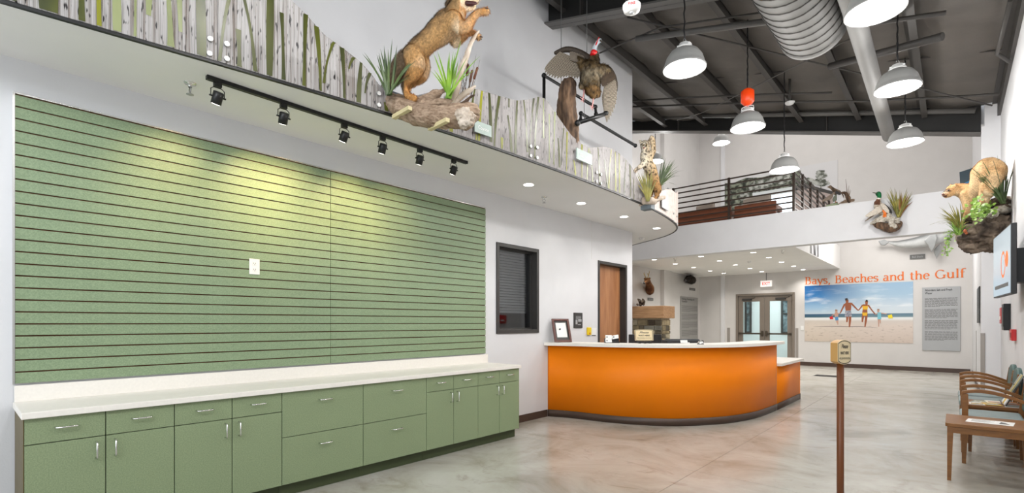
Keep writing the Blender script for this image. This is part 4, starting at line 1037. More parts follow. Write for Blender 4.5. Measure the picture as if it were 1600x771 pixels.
p = Vector(roof_hit(1234, 160, .45)); dome(tuple(p), 'white smoke detector on the far roof steel above the third lamp', .07)
MB().tube([p, (p[0], p[1], zd(p[0]) - .05)], .02, 8).build('drop_pipe', M_purlin, COL.objects[[o.name for o in COL.objects if o.get('label') == 'white smoke detector on the far roof steel above the third lamp'][0]])

# ------------------------------------------------------------------ pendants
def pendant_proto():
    t = thing('pendant_lamp', 'x', 'pendant lamp', (0, 0, 0), 'grey dome pendant lamps'); r = .21
    MB().lathe([(r, 0), (r + .012, -.004), (r + .014, .012), (r + .004, .02), (r * .97, .06), (r * .88, .12), (r * .70, .175), (r * .45, .205), (.075, .215)], (0, 0, 0), 36).build('shade', M_pend, t)
    MB().lathe([(0, .004), (r, .004)], (0, 0, 0), 36).build('lens', M_lens, t)
    MB().lathe([(.085, .213), (.085, .228), (.06, .235), (.055, .27), (.03, .275), (0, .275)], (0, 0, 0), 20).box(-.07, .07, -.03, .03, .225, .26).build('ballast_cap', M_white, t)
    MB().tube([(0, 0, .275), (.018, 0, .30), (0, 0, .33), (-.012, 0, .31)], .005, 6).build('hook', M_steel, t)
    return t
M_pend = mat('grey_enamel_shade', lin(146, 146, 144), .5, .1)
PP = pendant_proto()
pl = [((2.30, 5.20, 4.09), 'nearest left grey pendant lamp below the spiral duct', .8), ((2.34, 7.25, 4.05), 'grey pendant lamp with an orange cover on its cable', 1), ((2.36, 9.15, 3.90), 'grey pendant lamp hanging in front of the mezzanine railing', 1.7),
      ((3.96, 5.15, 3.99), 'grey pendant lamp cut off by the top of the photo', 1), ((3.98, 7.1, 4.02), 'grey pendant lamp in front of the smooth round pipe', 1), ((3.93, 9.2, 3.99), 'grey pendant lamp at the lower end of the round pipe', 1.5),
      (W(1127, 224, 13.4), 'far grey pendant lamp over the upper floor', .6), (W(1024, 253, 13.4), 'far grey pendant lamp behind the bobcat', .6), (W(1037, 303, 16.0), 'small far pendant lamp above the beige end panel', .4),
      ((2.3, 3.15, 4.1), 'grey pendant lamp above the near floor out of frame', .55), ((3.96, 3.1, 4.1), 'grey pendant lamp beside the right wall out of frame', .55), ((2.3, 1.1, 4.1), 'grey pendant lamp beside the ledge out of frame', .55), ((3.96, 1.0, 4.1), 'grey pendant lamp over the entrance out of frame', .55)]
for k, (loc, lab, pw) in enumerate(pl):
    if k == 0: o = PP; o.location = loc; o['label'] = lab
    else: o = dup(PP, loc, lab)
    if k == 1: zt = .55 + .03
    else: zt = .31
    top = (zd(loc[0]) - .05 if loc[1] < 11 else 9.1) - loc[2]
    MB().tube([(.004 * math.sin(q * 1.9), .004 * math.cos(q * 1.7), zt + (top - zt) * q / 24) for q in range(25)], .008, 6).build('cable', M_blackp, o, local=True)
    if k == 1:
        MB().tube([(0, 0, .305), (0, 0, .33), (0, 0, .36), (0, 0, .50), (0, 0, .53), (0, 0, .545)], [.03, .06, .085, .085, .05, .02], 18).build('orange_cover', M_amber, o, local=True)
        MB().tube([(0, 0, .31), (.075, 0, .29), (.08, 0, .25), (.045, 0, .22)], .006, 6).tube([(0, 0, .31), (-.075, 0, .29), (-.08, 0, .25), (-.045, 0, .22)], .006, 6).build('power_cord', M_white, o, local=True)
    l = bpy.data.lights.new('pendant_light', 'POINT'); l.energy = PENDANT_POWER * pw; l.shadow_soft_size = .1; l.color = (1, .985, .96)
    lo = bpy.data.objects.new('pendant_light', l); COL.objects.link(lo); lo.location = (loc[0], loc[1], loc[2] - .11)

# ------------------------------------------------------------------ upstairs railing, benches, mural, window
t = thing('railing', 'dark bronze horizontal bar railing along the mezzanine edge', 'railing', (1.0, YM + .2, 3.8))
M_rail = mat('bronze_railing', lin(66, 54, 46), .4, .4)
yr = YM + .15; zs = [3.90 + .128 * k for k in range(8)]
for k, z in enumerate(zs):
    x0 = -.9
    MB().box(x0, 1.84, yr - .014, yr + .014, z - .014, z + .014).build('rail_bar', M_rail, t)
    MB().box(1.826, 1.854, yr, 16.4, z - .014, z + .014).build('rail_bar', M_rail, t)
for x in (-.9, .47, 1.84): MB().box(x - .025, x + .025, yr - .025, yr + .025, 3.80, 4.82).build('post', M_rail, t)
for y in (13.1, 13.95, 14.8, 15.6, 16.4): MB().box(1.815, 1.865, y - .025, y + .025, 3.74, 4.82).build('post', M_rail, t)
for k, (x0, x1, lab) in enumerate(((-.95, .42, 'brown leather bench back behind the mezzanine railing, left half'), (.50, 1.42, 'brown leather bench back behind the mezzanine railing, right half'))):
    t = thing('bench', lab, 'bench', ((x0 + x1) / 2, 12.7, 3.74), 'brown benches on the mezzanine')
    MB().box(x0, x1, 12.52, 12.60, 3.85, 4.24 - .05 * k).build('backrest', M_leather, t, bevel=.02)
    MB().box(x0, x1, 12.6, 13.1, 4.0, 4.12).build('seat', M_leather, t, bevel=.02)
    for x in (x0 + .06, x1 - .06):
        for y in (12.56, 13.02): MB().box(x - .025, x + .025, y - .025, y + .025, 3.74, 4.02).build('leg', M_rail, t)
for k, (x0, x1, z) in enumerate(((-.5, -.05, 4.20), (.65, 1.25, 4.19))):
    tag(MB().obox(((x0 + x1) / 2, 12.78, z + .06), (x1 - x0, 0, .05), (0, .16, .03), (0, -.06, .3)).build('cushion', M_beige, bevel=.04), ['beige cushion on the left mezzanine bench', 'beige cushion on the right mezzanine bench'][k], 'cushion', 'beige cushions on the benches')
# mural: printed woodland with a cabin
mural = thing('woodland_mural', 'large printed woodland mural with cabin on the upper back wall', 'mural', (0, YB, 4.4))
MB().box(-1.66, 1.78, YB - .02, YB, 3.8, 6.42).build('print_sheet', mat('mural_pale_sky', lin(206, 205, 206), .6), mural)
M_fol = mat('mural_foliage_print', lin(40, 44, 34), .6, col2=lin(140, 146, 128), scale=7, detail=9, sharp=(.42, .62))
M_fol2 = mat('mural_grey_foliage_print', lin(70, 74, 62), .6, col2=lin(176, 178, 172), scale=9, detail=9, sharp=(.42, .60))
def blob(cx, cz, rx, rz, n, seed):
    return [(cx + rx * math.cos(a) * (1 + .35 * jag(seed, (math.cos(a) * 2.2, math.sin(a) * 2.2, 0), 1.3)), cz + rz * math.sin(a) * (1 + .35 * jag(seed, (math.cos(a) * 2.2, math.sin(a) * 2.2, 0), 1.3))) for a in [2 * PI * q / n for q in range(n)]]
og, A_, U_ = (0, YB - .0215, 0), (1, 0, 0), (0, 0, 1)
MB().slab([(-1.66, 4.2), (.62, 4.2), (.72, 5.4), (.78, 6.3), (.3, 6.36), (-.4, 6.3), (-.9, 6.38), (-1.3, 6.28), (-1.66, 6.34)], og, A_, U_, .002).build('foliage_print', M_fol, mural)
rnd = random.Random(3)
for k in range(16): MB().slab(blob(rnd.uniform(-1.4, .5), rnd.uniform(5.2, 6.15), rnd.uniform(.15, .3), rnd.uniform(.12, .22), 18, k), (0, YB - .0238 - .0004 * k, 0), A_, U_, .001).build('foliage_print', M_fol if k % 2 else M_fol2, mural)
for k, (cx, cz, rx, rz) in enumerate([(1.35, 6.0, .16, .09), (1.28, 5.85, .2, .10), (1.42, 5.75, .17, .08), (1.32, 6.12, .12, .07), (.95, 5.85, .24, .16), (.85, 5.6, .26, .18), (1.0, 5.45, .25, .14), (1.22, 5.35, .22, .1), (1.55, 5.2, .14, .09), (1.66, 5.25, .08, .06)]):
    MB().slab(blob(cx, cz, rx, rz, 22, 40 + k), (0, YB - .031 - .0004 * k, 0), A_, U_, .001).build('tree_crown_print', M_fol2, mural)
mb = MB().slab([(1.325, 5.1), (1.355, 5.1), (1.345, 6.1), (1.33, 6.1)], (0, YB - .0302, 0), A_, U_, .001); mb.slab([(.9, 5.0), (.935, 5.0), (.92, 5.9), (.905, 5.9)], (0, YB - .0302, 0), A_, U_, .001); mb.build('trunk_print', M_fol, mural)
MB().slab([(.62, 5.80), (.9, 5.84), (1.66, 5.46), (1.66, 5.36), (.9, 5.7), (.62, 5.66)], (0, YB - .036, 0), A_, U_, .002).build('cabin_roof_print', M_dark, mural)
MB().slab([(.62, 5.66), (.9, 5.7), (1.66, 5.36), (1.66, 3.8), (.62, 3.8)], (0, YB - .036, 0), A_, U_, .002).build('cabin_wall_print', mat('cabin_print', lin(172, 156, 150), .6, var=.1, scale=3), mural)
MB().slab([(.70, 4.55), (.95, 4.5), (.95, 4.9), (.70, 4.95)], (0, YB - .0385, 0), A_, U_, .001).slab([(1.2, 4.2), (1.45, 4.15), (1.45, 4.75), (1.2, 4.8)], (0, YB - .0385, 0), A_, U_, .001).build('cabin_window_print', M_fol, mural)
wb = struct('window_2', MB().box(-.66, .62, YB - .10, YB - .06, 5.62, 5.80).box(-.66, -.50, YB - .10, YB - .06, 4.3, 5.62).box(.54, .62, YB - .10, YB - .06, 4.3, 5.62), mat('pale_window_frame', (.62, .66, .66), .5))
MB().box(-.50, .54, YB - .08, YB - .07, 4.3, 5.62).build('pane', mat('daylit_pane', (.8, .9, 1), .2, emit=((.80, .92, 1.0), 1.5)), wb)


# ------------------------------------------------------------------ beach poster, lettering, text panels
px0, px1, pz0, pz1 = 0.885, 3.60, 0.785, 2.555
poster = thing('beach_poster', 'large beach photo print of a family running on sand', 'poster', ((px0 + px1) / 2, YB, pz0))
def beach_mat():
    m = bpy.data.materials.new('beach_print'); m.use_nodes = True; nt = m.node_tree; b = nt.nodes['Principled BSDF']; b.inputs['Roughness'].default_value = .4
    tc = nt.nodes.new('ShaderNodeTexCoord'); sp = nt.nodes.new('ShaderNodeSeparateXYZ'); nt.links.new(tc.outputs['Generated'], sp.inputs[0])
    def ramp(src, stops, interp='LINEAR'):
        r = nt.nodes.new('ShaderNodeValToRGB'); e = r.color_ramp.elements; r.color_ramp.interpolation = interp
        while len(e) < len(stops): e.new(.5)
        for q, (p, c) in zip(e, stops): q.position = p; q.color = (*c, 1)
        nt.links.new(src, r.inputs[0]); return r
    skyl = ramp(sp.outputs['Z'], [(0, lin(196, 182, 168)), (.28, lin(206, 194, 182)), (.36, lin(200, 190, 180)), (.40, lin(226, 226, 224)), (.425, lin(210, 216, 216)), (.43, lin(64, 96, 110)), (.485, lin(44, 84, 118)), (.492, lin(186, 202, 212)), (.60, lin(150, 184, 212)), (.8, lin(52, 118, 176)), (1, lin(16, 84, 146))])
    skyr = ramp(sp.outputs['Z'], [(0, lin(200, 184, 172)), (.28, lin(210, 196, 186)), (.36, lin(206, 196, 188)), (.40, lin(228, 228, 226)), (.425, lin(214, 220, 220)), (.43, lin(110, 138, 148)), (.485, lin(88, 120, 140)), (.492, lin(206, 216, 222)), (.60, lin(200, 212, 222)), (.8, lin(160, 188, 210)), (1, lin(150, 180, 206))])
    mx = nt.nodes.new('ShaderNodeMix'); mx.data_type = 'RGBA'
    fx = ramp(sp.outputs['X'], [(.15, (0, 0, 0)), (.6, (1, 1, 1))]); nt.links.new(fx.outputs[0], mx.inputs[0]); nt.links.new(skyl.outputs[0], mx.inputs[6]); nt.links.new(skyr.outputs[0], mx.inputs[7])
    mp = nt.nodes.new('ShaderNodeMapping'); mp.inputs['Scale'].default_value = (3, 1, 9); nt.links.new(tc.outputs['Generated'], mp.inputs[0])
    n = nt.nodes.new('ShaderNodeTexNoise'); n.inputs['Scale'].default_value = 1.3; n.inputs['Detail'].default_value = 7; nt.links.new(mp.outputs[0], n.inputs['Vector'])
    cl = ramp(n.outputs[0], [(.52, (0, 0, 0)), (.72, (.8, .8, .8))]); hi = ramp(sp.outputs['Z'], [(.5, (0, 0, 0)), (.56, (1, 1, 1)), (.85, (.6, .6, .6)), (1, (.1, .1, .1))])
    mu = nt.nodes.new('ShaderNodeMath'); mu.operation = 'MULTIPLY'; nt.links.new(cl.outputs[0], mu.inputs[0]); nt.links.new(hi.outputs[0], mu.inputs[1])
    m2 = nt.nodes.new('ShaderNodeMix'); m2.data_type = 'RGBA'; nt.links.new(mu.outputs[0], m2.inputs[0]); nt.links.new(mx.outputs[2], m2.inputs[6]); m2.inputs[7].default_value = (.86, .88, .9, 1)
    n2 = nt.nodes.new('ShaderNodeTexNoise'); n2.inputs['Scale'].default_value = 7; n2.inputs['Detail'].default_value = 6
    mp2 = nt.nodes.new('ShaderNodeMapping'); mp2.inputs['Scale'].default_value = (3, 1, 6); nt.links.new(tc.outputs['Generated'], mp2.inputs[0]); nt.links.new(mp2.outputs[0], n2.inputs['Vector'])
    sd = ramp(n2.outputs[0], [(.30, (.55, .52, .5)), (.42, (1, 1, 1))]); lo = ramp(sp.outputs['Z'], [(.0, (1, 1, 1)), (.26, (.8, .8, .8)), (.34, (0, 0, 0))])
    m3 = nt.nodes.new('ShaderNodeMix'); m3.data_type = 'RGBA'; m3.blend_type = 'MULTIPLY'; nt.links.new(lo.outputs[0], m3.inputs[0]); nt.links.new(m2.outputs[2], m3.inputs[6]); nt.links.new(sd.outputs[0], m3.inputs[7])
    nt.links.new(m3.outputs[2], b.inputs['Base Color']); return m
MB().box(px0, px1, YB - .012, YB, pz0, pz1).build('print_sheet', beach_mat(), poster)
# printed figures: coordinates on the 1085 px wide view of the poster
PW, PH = px1 - px0, pz1 - pz0
def PXY(x, y): return ((x - 40) / 977 * PW + px0, pz1 - (y - (212 - (x - 40) * .032)) / (488 + (x - 40) * .055) * PH)
sk, sk2 = mat('printed_tan_skin', lin(150, 84, 52), .5), mat('printed_fair_skin', lin(190, 150, 132), .5)
cshort = mat('printed_patterned_cloth', lin(90, 92, 108), .5, col2=lin(190, 190, 200), scale=30); cyel = mat('printed_yellow_cloth', lin(226, 176, 36), .5); cblue = mat('printed_blue_cloth', lin(70, 140, 190), .5); caqua = mat('printed_aqua_cloth', lin(120, 186, 200), .5); hair = mat('printed_dark_hair', lin(52, 36, 28), .5); hairf = mat('printed_fair_hair', lin(150, 112, 84), .5)
layer = [0]
def limb(pts, ws, m, nm='figure_print'):
    layer[0] += 1
    MB().ribbon([PXY(*p) for p in pts], [w_ / 977 * PW for w_ in ws], (0, YB - .0125 - .00025 * layer[0], 0), A_, U_).build(nm, m, poster)
limb([(130, 572), (300, 570), (460, 574), (560, 572), (720, 586)], [2, 7, 8, 7, 2], mat('printed_shadow', lin(140, 128, 122), .6), 'figure_shadow_print')
# man
limb([(452, 470), (452, 505), (448, 535)], [24, 20, 12], sk); limb([(478, 468), (477, 520), (472, 578)], [26, 22, 12], sk); limb([(459, 362), (460, 400), (462, 438)], [54, 58, 46], sk)
limb([(430, 372), (408, 412), (386, 456)], [18, 15, 11], sk); limb([(486, 366), (520, 400), (552, 432)], [18, 15, 11], sk); limb([(460, 432), (462, 486)], [52, 66], cshort); limb([(452, 362), (448, 335)], [22, 30], sk); limb([(432, 334), (456, 330)], [22, 26], hair)
# woman
limb([(598, 465), (592, 500), (588, 535)], [24, 20, 11], sk); limb([(624, 468), (620, 520), (612, 576)], [26, 20, 11], sk); limb([(614, 378), (612, 420), (610, 470)], [44, 40, 50], sk); limb([(592, 384), (572, 410), (552, 432)], [15, 12, 10], sk); limb([(640, 384), (668, 424), (700, 464)], [15, 12, 10], sk)
limb([(614, 392), (614, 424)], [50, 42], cyel); limb([(611, 450), (611, 478)], [50, 34], cyel); limb([(626, 380), (626, 350)], [18, 28], sk); limb([(618, 346), (636, 348)], [22, 18], hair)
# children
limb([(362, 510), (364, 556)], [14, 9], sk2); limb([(350, 510), (358, 540)], [14, 9], sk2); limb([(350, 450), (352, 492)], [34, 32], sk2); limb([(352, 486), (356, 518)], [30, 30], cblue); limb([(336, 464), (306, 474)], [10, 8], sk2); limb([(366, 462), (388, 452)], [10, 8], sk2); limb([(350, 452), (350, 426)], [18, 24], sk2); limb([(340, 426), (360, 428)], [14, 12], hairf)
limb([(730, 505), (732, 575)], [14, 8], sk2); limb([(742, 505), (746, 545)], [13, 8], sk2); limb([(736, 450), (738, 510)], [32, 32], caqua); limb([(722, 458), (702, 468)], [9, 8], sk2); limb([(752, 456), (800, 464)], [9, 7], sk2); limb([(728, 450), (728, 426)], [16, 22], sk2); limb([(720, 424), (738, 426)], [12, 12], hairf)
limb([(288, 498), (318, 492)], [26, 34], mat('printed_red_bucket', lin(200, 30, 40), .5)); limb([(812, 490), (848, 484)], [34, 42], mat('printed_yellow_bucket', lin(236, 214, 40), .5))

# serif lettering on the back wall
def seg(a0, a1, cx, cy, rx, ry, n=14): return [(cx + rx * math.cos(math.radians(a0 + (a1 - a0) * k / n)), cy + ry * math.sin(math.radians(a0 + (a1 - a0) * k / n))) for k in range(n + 1)]
XH, CAP, ASC = .45, .66, .70
ST = lambda x, y0, y1: [(x, y0), (x, y1)]
def SER(x, y, w_=.17): return ('s', x, y, w_)
GL = {
 'B': (.56, [ST(.13, 0, CAP), [(.13, CAP - .015)] + seg(90, -90, .26, .505, .15, .14) + [(.13, .365)], [(.13, .365)] + seg(90, -90, .28, .19, .18, .175) + [(.13, .015)], SER(.10, 0, .18), SER(.10, CAP, .18)]),
 'a': (.44, [ST(.32, .05, .33), [(.32, .33)] + seg(0, 150, .2, .33, .12, .11), seg(50, 360, .185, .13, .125, .12), [(.32, .08), (.35, .015), (.42, .03)]]),
 'y': (.46, [[(.05, XH), (.24, .0)], [(.42, XH), (.24, .0), (.16, -.17), (.07, -.18)], SER(.06, XH, .17), SER(.41, XH, .14)]),
 's': (.36, [[(.30, .35)] + seg(30, 210, .18, .335, .12, .105) + [(.18, .235)] + seg(60, -150, .18, .115, .13, .11)]),
 ',': (.24, [[(.11, .05), (.13, .0), (.08, -.11)], [(.08, .04), (.13, .04)]]),
 'e': (.43, [seg(5, 320, .22, .225, .165, .22), [(.06, .25), (.385, .25)]]),
 'c': (.41, [seg(40, 320, .22, .225, .165, .22)]),
 'h': (.52, [ST(.11, 0, ASC), [(.11, .33)] + seg(150, 0, .27, .30, .13, .14) + [(.40, 0)], SER(.11, 0), SER(.40, 0), SER(.07, ASC, .1)]),
 'n': (.52, [ST(.11, 0, XH), [(.11, .33)] + seg(150, 0, .27, .30, .13, .14) + [(.40, 0)], SER(.11, 0), SER(.40, 0), SER(.07, XH, .1)]),
 'd': (.50, [ST(.37, 0, ASC), seg(40, 320, .22, .22, .165, .215), SER(.33, ASC, .1), SER(.41, 0, .1)]),
 't': (.33, [[(.14, .58), (.14, .08)] + seg(180, 310, .22, .09, .08, .08), [(.03, XH - .02), (.28, XH - .02)]]),
 'G': (.70, [seg(42, 330, .35, .33, .28, .33), ST(.58, .04, .28), SER(.58, .28, .2)]),
 'u': (.53, [[(.11, XH), (.11, .16)] + seg(180, 330, .24, .15, .13, .14), ST(.40, .0, XH), SER(.07, XH, .1), SER(.36, XH, .1), SER(.44, 0, .1)]),
 'l': (.27, [ST(.13, 0, ASC), SER(.13, 0), SER(.09, ASC, .1)]),
 'f': (.33, [[(.13, 0), (.13, .55)] + seg(180, 45, .25, .56, .12, .12), [(.02, XH - .02), (.28, XH - .02)], SER(.13, 0)]),
}
def serif_text(body, o, ax, up, width, cap, m, parent):
    tot = sum(.30 if ch == ' ' else GL[ch][0] for ch in body); sx, sz = width / tot, cap / CAP; x = 0; k = 0
    for ch in body:
        if ch == ' ': x += .30; continue
        adv, strokes = GL[ch]; mb = MB()
        for s_ in strokes:
            if s_[0] == 's':
                _, a, b, w_ = s_; y0 = b if b < .02 else b - .028
                P = [(a - w_ / 2, y0), (a + w_ / 2, y0), (a + w_ / 2, y0 + .028), (a - w_ / 2, y0 + .028)]
                mb.slab([((x + p) * sx, q * sz) for p, q in P], o, ax, up, .006)
            else:
                ws = []
                for i in range(len(s_)):
                    a, b = s_[max(i - 1, 0)], s_[min(i + 1, len(s_) - 1)]; dx, dy = b[0] - a[0], b[1] - a[1]; q = math.hypot(dx, dy) or 1
                    ws.append((.040 + .062 * abs(dy / q)) * (.75 if dx * dy > 0 and abs(dx) > .1 else 1))
                mb.ribbon([((x + p) * sx, q * sz) for p, q in s_], [w_ * sz for w_ in ws], o, ax, up, .006 + .0003 * k)
                k = (k + 1) % 5
        mb.build('letter', m, parent); x += adv
t = thing('wall_lettering', 'orange serif wall lettering above the beach poster', 'lettering', (2.8, YB, 2.6))
serif_text('Bays, Beaches and the Gulf', (.885, YB - .002, 2.605), (1, 0, 0), (0, 0, 1), 3.82, .235, M_oring, t)

def text_panel(o, ax, w_, h, title, label, m, lines, paras, grp=None):
    o, ax, up = Vector(o), Vector(ax), Vector((0, 0, 1)); n = ax.cross(up)
    t = thing('text_panel', label, 'sign', tuple(o + ax * w_ / 2))
    MB().slab([(0, 0), (w_, 0), (w_, h), (0, h)], o, ax, up, .03).build('board', m, t, bevel=.004)
    y = h - .10
    for k, b in enumerate(title): text('lettering', b, o + ax * .06 + up * (y - .01) + n * .031, ax, up, .085, M_ink, t, 'LEFT', bold=.01, width=w_ * (.72 if k == 0 else .2 + .1 * (len(b) > 8))); y -= .085
    y -= .05; r = random.Random(5); mb = MB()
    for q in range(paras):
        for k in range(lines):
            x = .055; end = w_ - .055 if k < lines - 1 else w_ * r.uniform(.3, .8)
            while x < end - .02:
                q_ = min(end, x + r.uniform(.03, .10)); mb.slab([(x, y), (q_, y), (q_, y + .011), (x, y + .011)], o + n * .031, ax, up, .001); x = q_ + .012
            y -= .029
        y -= .05
    mb.build('body_text', M_greyd, t, kind='stuff'); return t
text_panel((3.80, YB - .002, .60), (1, 0, 0), .80, 1.77, ['Abundant Salt and Fresh', 'Water'], 'light grey text panel on the back wall right of the beach poster', M_grey, 9, 4)
text_panel((XF + .003, 16.45, .70), (0, 1, 0), 1.5, 1.58, ['Fishing, Hunting and', 'Conservation'], 'grey text panel on the far left wall beside the fireplace', M_silver, 8, 4)

# small plaques under the mounts
for k, (p, axd, w_, h) in enumerate((((*at_x(XF + .01, 1016, 468),), (0, 1, 0), .36, .085), ((*at_x(XF + .01, 1081.5, 452.5),), (0, 1, 0), .5, .085), ((1433.5, 401.5), (1, 0, 0), .34, .13))):
    if k == 2: p = at_y(YB - .01, *p)
    a = Vector(axd); n = a.cross(Vector((0, 0, 1))); o = Vector(p)
    t = thing('mount_label', ['dark grey label under the deer head', 'dark grey label under the boar head', 'dark grey label under the shark on the back wall'][k], 'sign', tuple(o), 'labels under the wall mounts')
    MB().obox(o + n * .008, a * w_, n * .012, (0, 0, h)).build('plate', M_greyd, t)
    text('lettering', ['Axis Deer', 'Javelina', 'Bull Shark'][k], o + n * .0145 - Vector((0, 0, h * .2)), a, (0, 0, 1), h * .6, M_grey, t, width=w_ * .7)

# ------------------------------------------------------------------ fireplace
t = thing('stone_fireplace', 'stone fireplace with a thick wooden mantel in the far left corner', 'fireplace', (-2.0, 13.3, 0))
fx0, fx1, fy0, fy1 = XF + .002, -1.585, 13.06, 13.62
MB().box(fx0, fx1 - .03, fy0 + .03, fy1, 0, 1.5).build('mortar_core', mat('pale_mortar', lin(170, 158, 136), .9, var=.1, scale=20), t)
r = random.Random(11); scol = [mat('stone_%d' % k, c, .85, var=.25, scale=6, bump=.6, bscale=25) for k, c in enumerate((lin(128, 116, 90), lin(150, 136, 108), lin(88, 80, 66), lin(112, 110, 100), lin(70, 60, 48), lin(158, 148, 126)))]
z = 0.02
while z < 1.46:
    h = min(r.uniform(.09, .17), 1.49 - z)
    if h < .05: break
    x = fx0 + .01
    while x < fx1 - .02:
        w_ = min(r.uniform(.14, .34), fx1 - x)
        if fx1 - x - w_ < .08: w_ = fx1 - x
        e_ = r.uniform(0, .025)
        MB().box(x, x + w_ - .016, fy0 - e_, fy0 + .04, z, z + h - .016).build('stone', r.choice(scol), t, bevel=.012); x += w_
    y = fy0 + .045
    while y < fy1 - .02:
        w_ = min(r.uniform(.14, .3), fy1 - y); e_ = r.uniform(0, .02)
        MB().box(fx1 - .04, fx1 + e_ * .5, y, y + w_ - .016, z, z + h - .016).build('stone', r.choice(scol), t, bevel=.012); y += w_
    z += h
MB().box(fx0, -1.50, 12.98, 13.72, 1.5, 1.845).build('mantel', M_mantel, t, bevel=.012)

# ------------------------------------------------------------------ right wall fittings
tv0, tv1 = Vector((4.89, 7.12, 1.665)), Vector((4.815, 8.30, 1.665)); axt = (tv0 - tv1).normalized(); upt = Vector((0, 0, 1)); nt_ = axt.cross(upt)
if nt_.x > 0: nt_ = -nt_
t = thing('wall_television', 'flat television on a black arm on the right wall, seen nearly edge on', 'television', tuple((tv0 + tv1) / 2 + Vector((.05, 0, .36))))
L_ = (tv0 - tv1).length; H_ = .72
o = (tv0 + tv1) / 2 + Vector((0, 0, H_ / 2))
MB().obox(o - nt_ * .022, axt * L_, nt_ * .045, upt * H_).build('housing', M_blackp, t, bevel=.006)
MB().obox(o + nt_ * .001, axt * (L_ - .03), nt_ * .003, upt * (H_ - .03)).build('screen', mat('lit_screen', lin(150, 166, 176), .25, emit=(lin(178, 190, 198), .55)), t)
rg = []
for k in range(29): a = 2 * PI * k / 28; rg.append((.13 * math.cos(a) - .25 * 0, -.02 + .13 * math.sin(a)))
M_scro = mat('screen_orange', lin(232, 110, 30), .4, emit=(lin(232, 110, 30), .5))
MB().ribbon([(x + .12, y) for x, y in rg], .03, o + nt_ * .0032, axt, upt).build('screen_ring', M_scro, t)
MB().slab([(.36 + .085 * math.cos(2 * PI * k / 20), .02 + .085 * math.sin(2 * PI * k / 20)) for k in range(20)], o + nt_ * .0032, axt, upt, .0005).build('screen_disc', M_scro, t)
MB().slab([(-.45, -.27), (.45, -.27), (.45, -.23), (-.45, -.23)], o + nt_ * .0032, axt, upt, .0005).build('screen_caption', M_greyd, t)
MB().box(4.93, 5.03, 7.45, 7.75, 1.80, 2.16).box(4.88, 4.95, 7.52, 7.68, 1.95, 2.05).build('wall_arm', M_black, t)
def wall_box(name, label, cat, u0, u1, v0, v1, x, dp, m, extra=None):
    a, b = at_x(x - dp, u0, v0), at_x(x - dp, u1, v1); y0, y1 = sorted((a[1], b[1])); z1, z0 = max(a[2], b[2]), min(a[2], b[2])
    return y0, y1, z0, z1
t = thing('framed_notice', 'narrow black framed notice on the far right wall above the chairs', 'sign', (4.84, 13.4, 1.4))
y0, y1, z0, z1 = 12.6, 13.7, 1.37, 2.05
MB().box(4.81, 4.84, y0, y1, z0, z1).build('frame', M_black, t, bevel=.004)
mb = MB()
for k in range(12): mb.box(4.808, 4.811, y0 + .1, y1 - .1 - .1 * (k % 3), z1 - .1 - .045 * k, z1 - .078 - .045 * k)
mb.build('print', M_greyd, t)
t = thing('fire_pull_station', 'red fire alarm box behind the black wall case', 'alarm', (5.03, 10.5, 1.4)); MB().box(4.98, 5.03, 10.25, 10.6, 1.36, 1.60).build('housing', M_red, t, bevel=.006)
MB().box(4.972, 4.98, 10.36, 10.50, 1.42, 1.47).build('pull_handle', M_white, t)
t = thing('wall_case', 'tall black case on the right wall between two red boxes', 'case', (5.03, 9.6, 1.3)); MB().box(4.96, 5.03, 9.40, 9.75, 1.27, 1.63).build('housing', M_black, t, bevel=.006); MB().box(4.955, 4.96, 9.45, 9.70, 1.32, 1.58).build('door', M_dark, t)
t = thing('red_wall_box', 'small red box on the right wall below the black case', 'alarm', (5.03, 8.8, 1.2)); MB().box(4.985, 5.03, 8.60, 8.86, 1.15, 1.29).build('housing', M_red, t, bevel=.006); MB().box(4.98, 4.985, 8.66, 8.80, 1.19, 1.25).build('cover', mat('dark_red_plastic', lin(140, 14, 18), .4), t)
t = thing('wall_switch', 'white light switch on the back wall beside the exit doors', 'switch', (.82, YB, 1.2)); MB().box(.77, .86, YB - .012, YB, 1.14, 1.27).build('cover_plate', M_white, t, bevel=.003); MB().box(.80, .83, YB - .018, YB - .012, 1.18, 1.23).build('rocker', M_white, t)
t = thing('floor_grille', 'dark rectangular grille set in the far concrete floor', 'grille', (1.72, 14.8, 0))
p = at_z(0, 1294, 588)
mb = MB()
for k in range(6): mb.box(p[0] - .28, p[0] + .28, p[1] - .22 + .075 * k, p[1] - .18 + .075 * k, 0, .006)
t.location = (p[0], p[1], 0); mb.build('bar', M_dark, t); MB().box(p[0] - .3, p[0] + .3, p[1] - .24, p[1] + .24, -.001, .002).build('frame', M_black, t)
# teal screen standing on the bridge
t = thing('teal_display', 'dark teal display board standing on the bridge behind the cougar', 'display', (4.52, 12.2, 3.8))
MB().slab([(0, .0), (.235, 0), (.235, .36), (-.012, .30)], (4.55, 12.22, 3.82), (1, 0, 0), (0, 0, 1), .03).build('board', mat('dark_teal_print', lin(22, 48, 60), .4), t)
MB().slab([(.0, .01), (.23, .01), (.23, .11), (.12, .12), (.0, .06)], (4.55, 12.189, 3.82), (1, 0, 0), (0, 0, 1), .003).build('blue_print', mat('bright_blue_print', lin(20, 120, 170), .4, var=.3, scale=10), t)
MB().box(4.42, 4.80, 12.18, 12.28, 3.80, 3.82).build('foot', M_black, t)
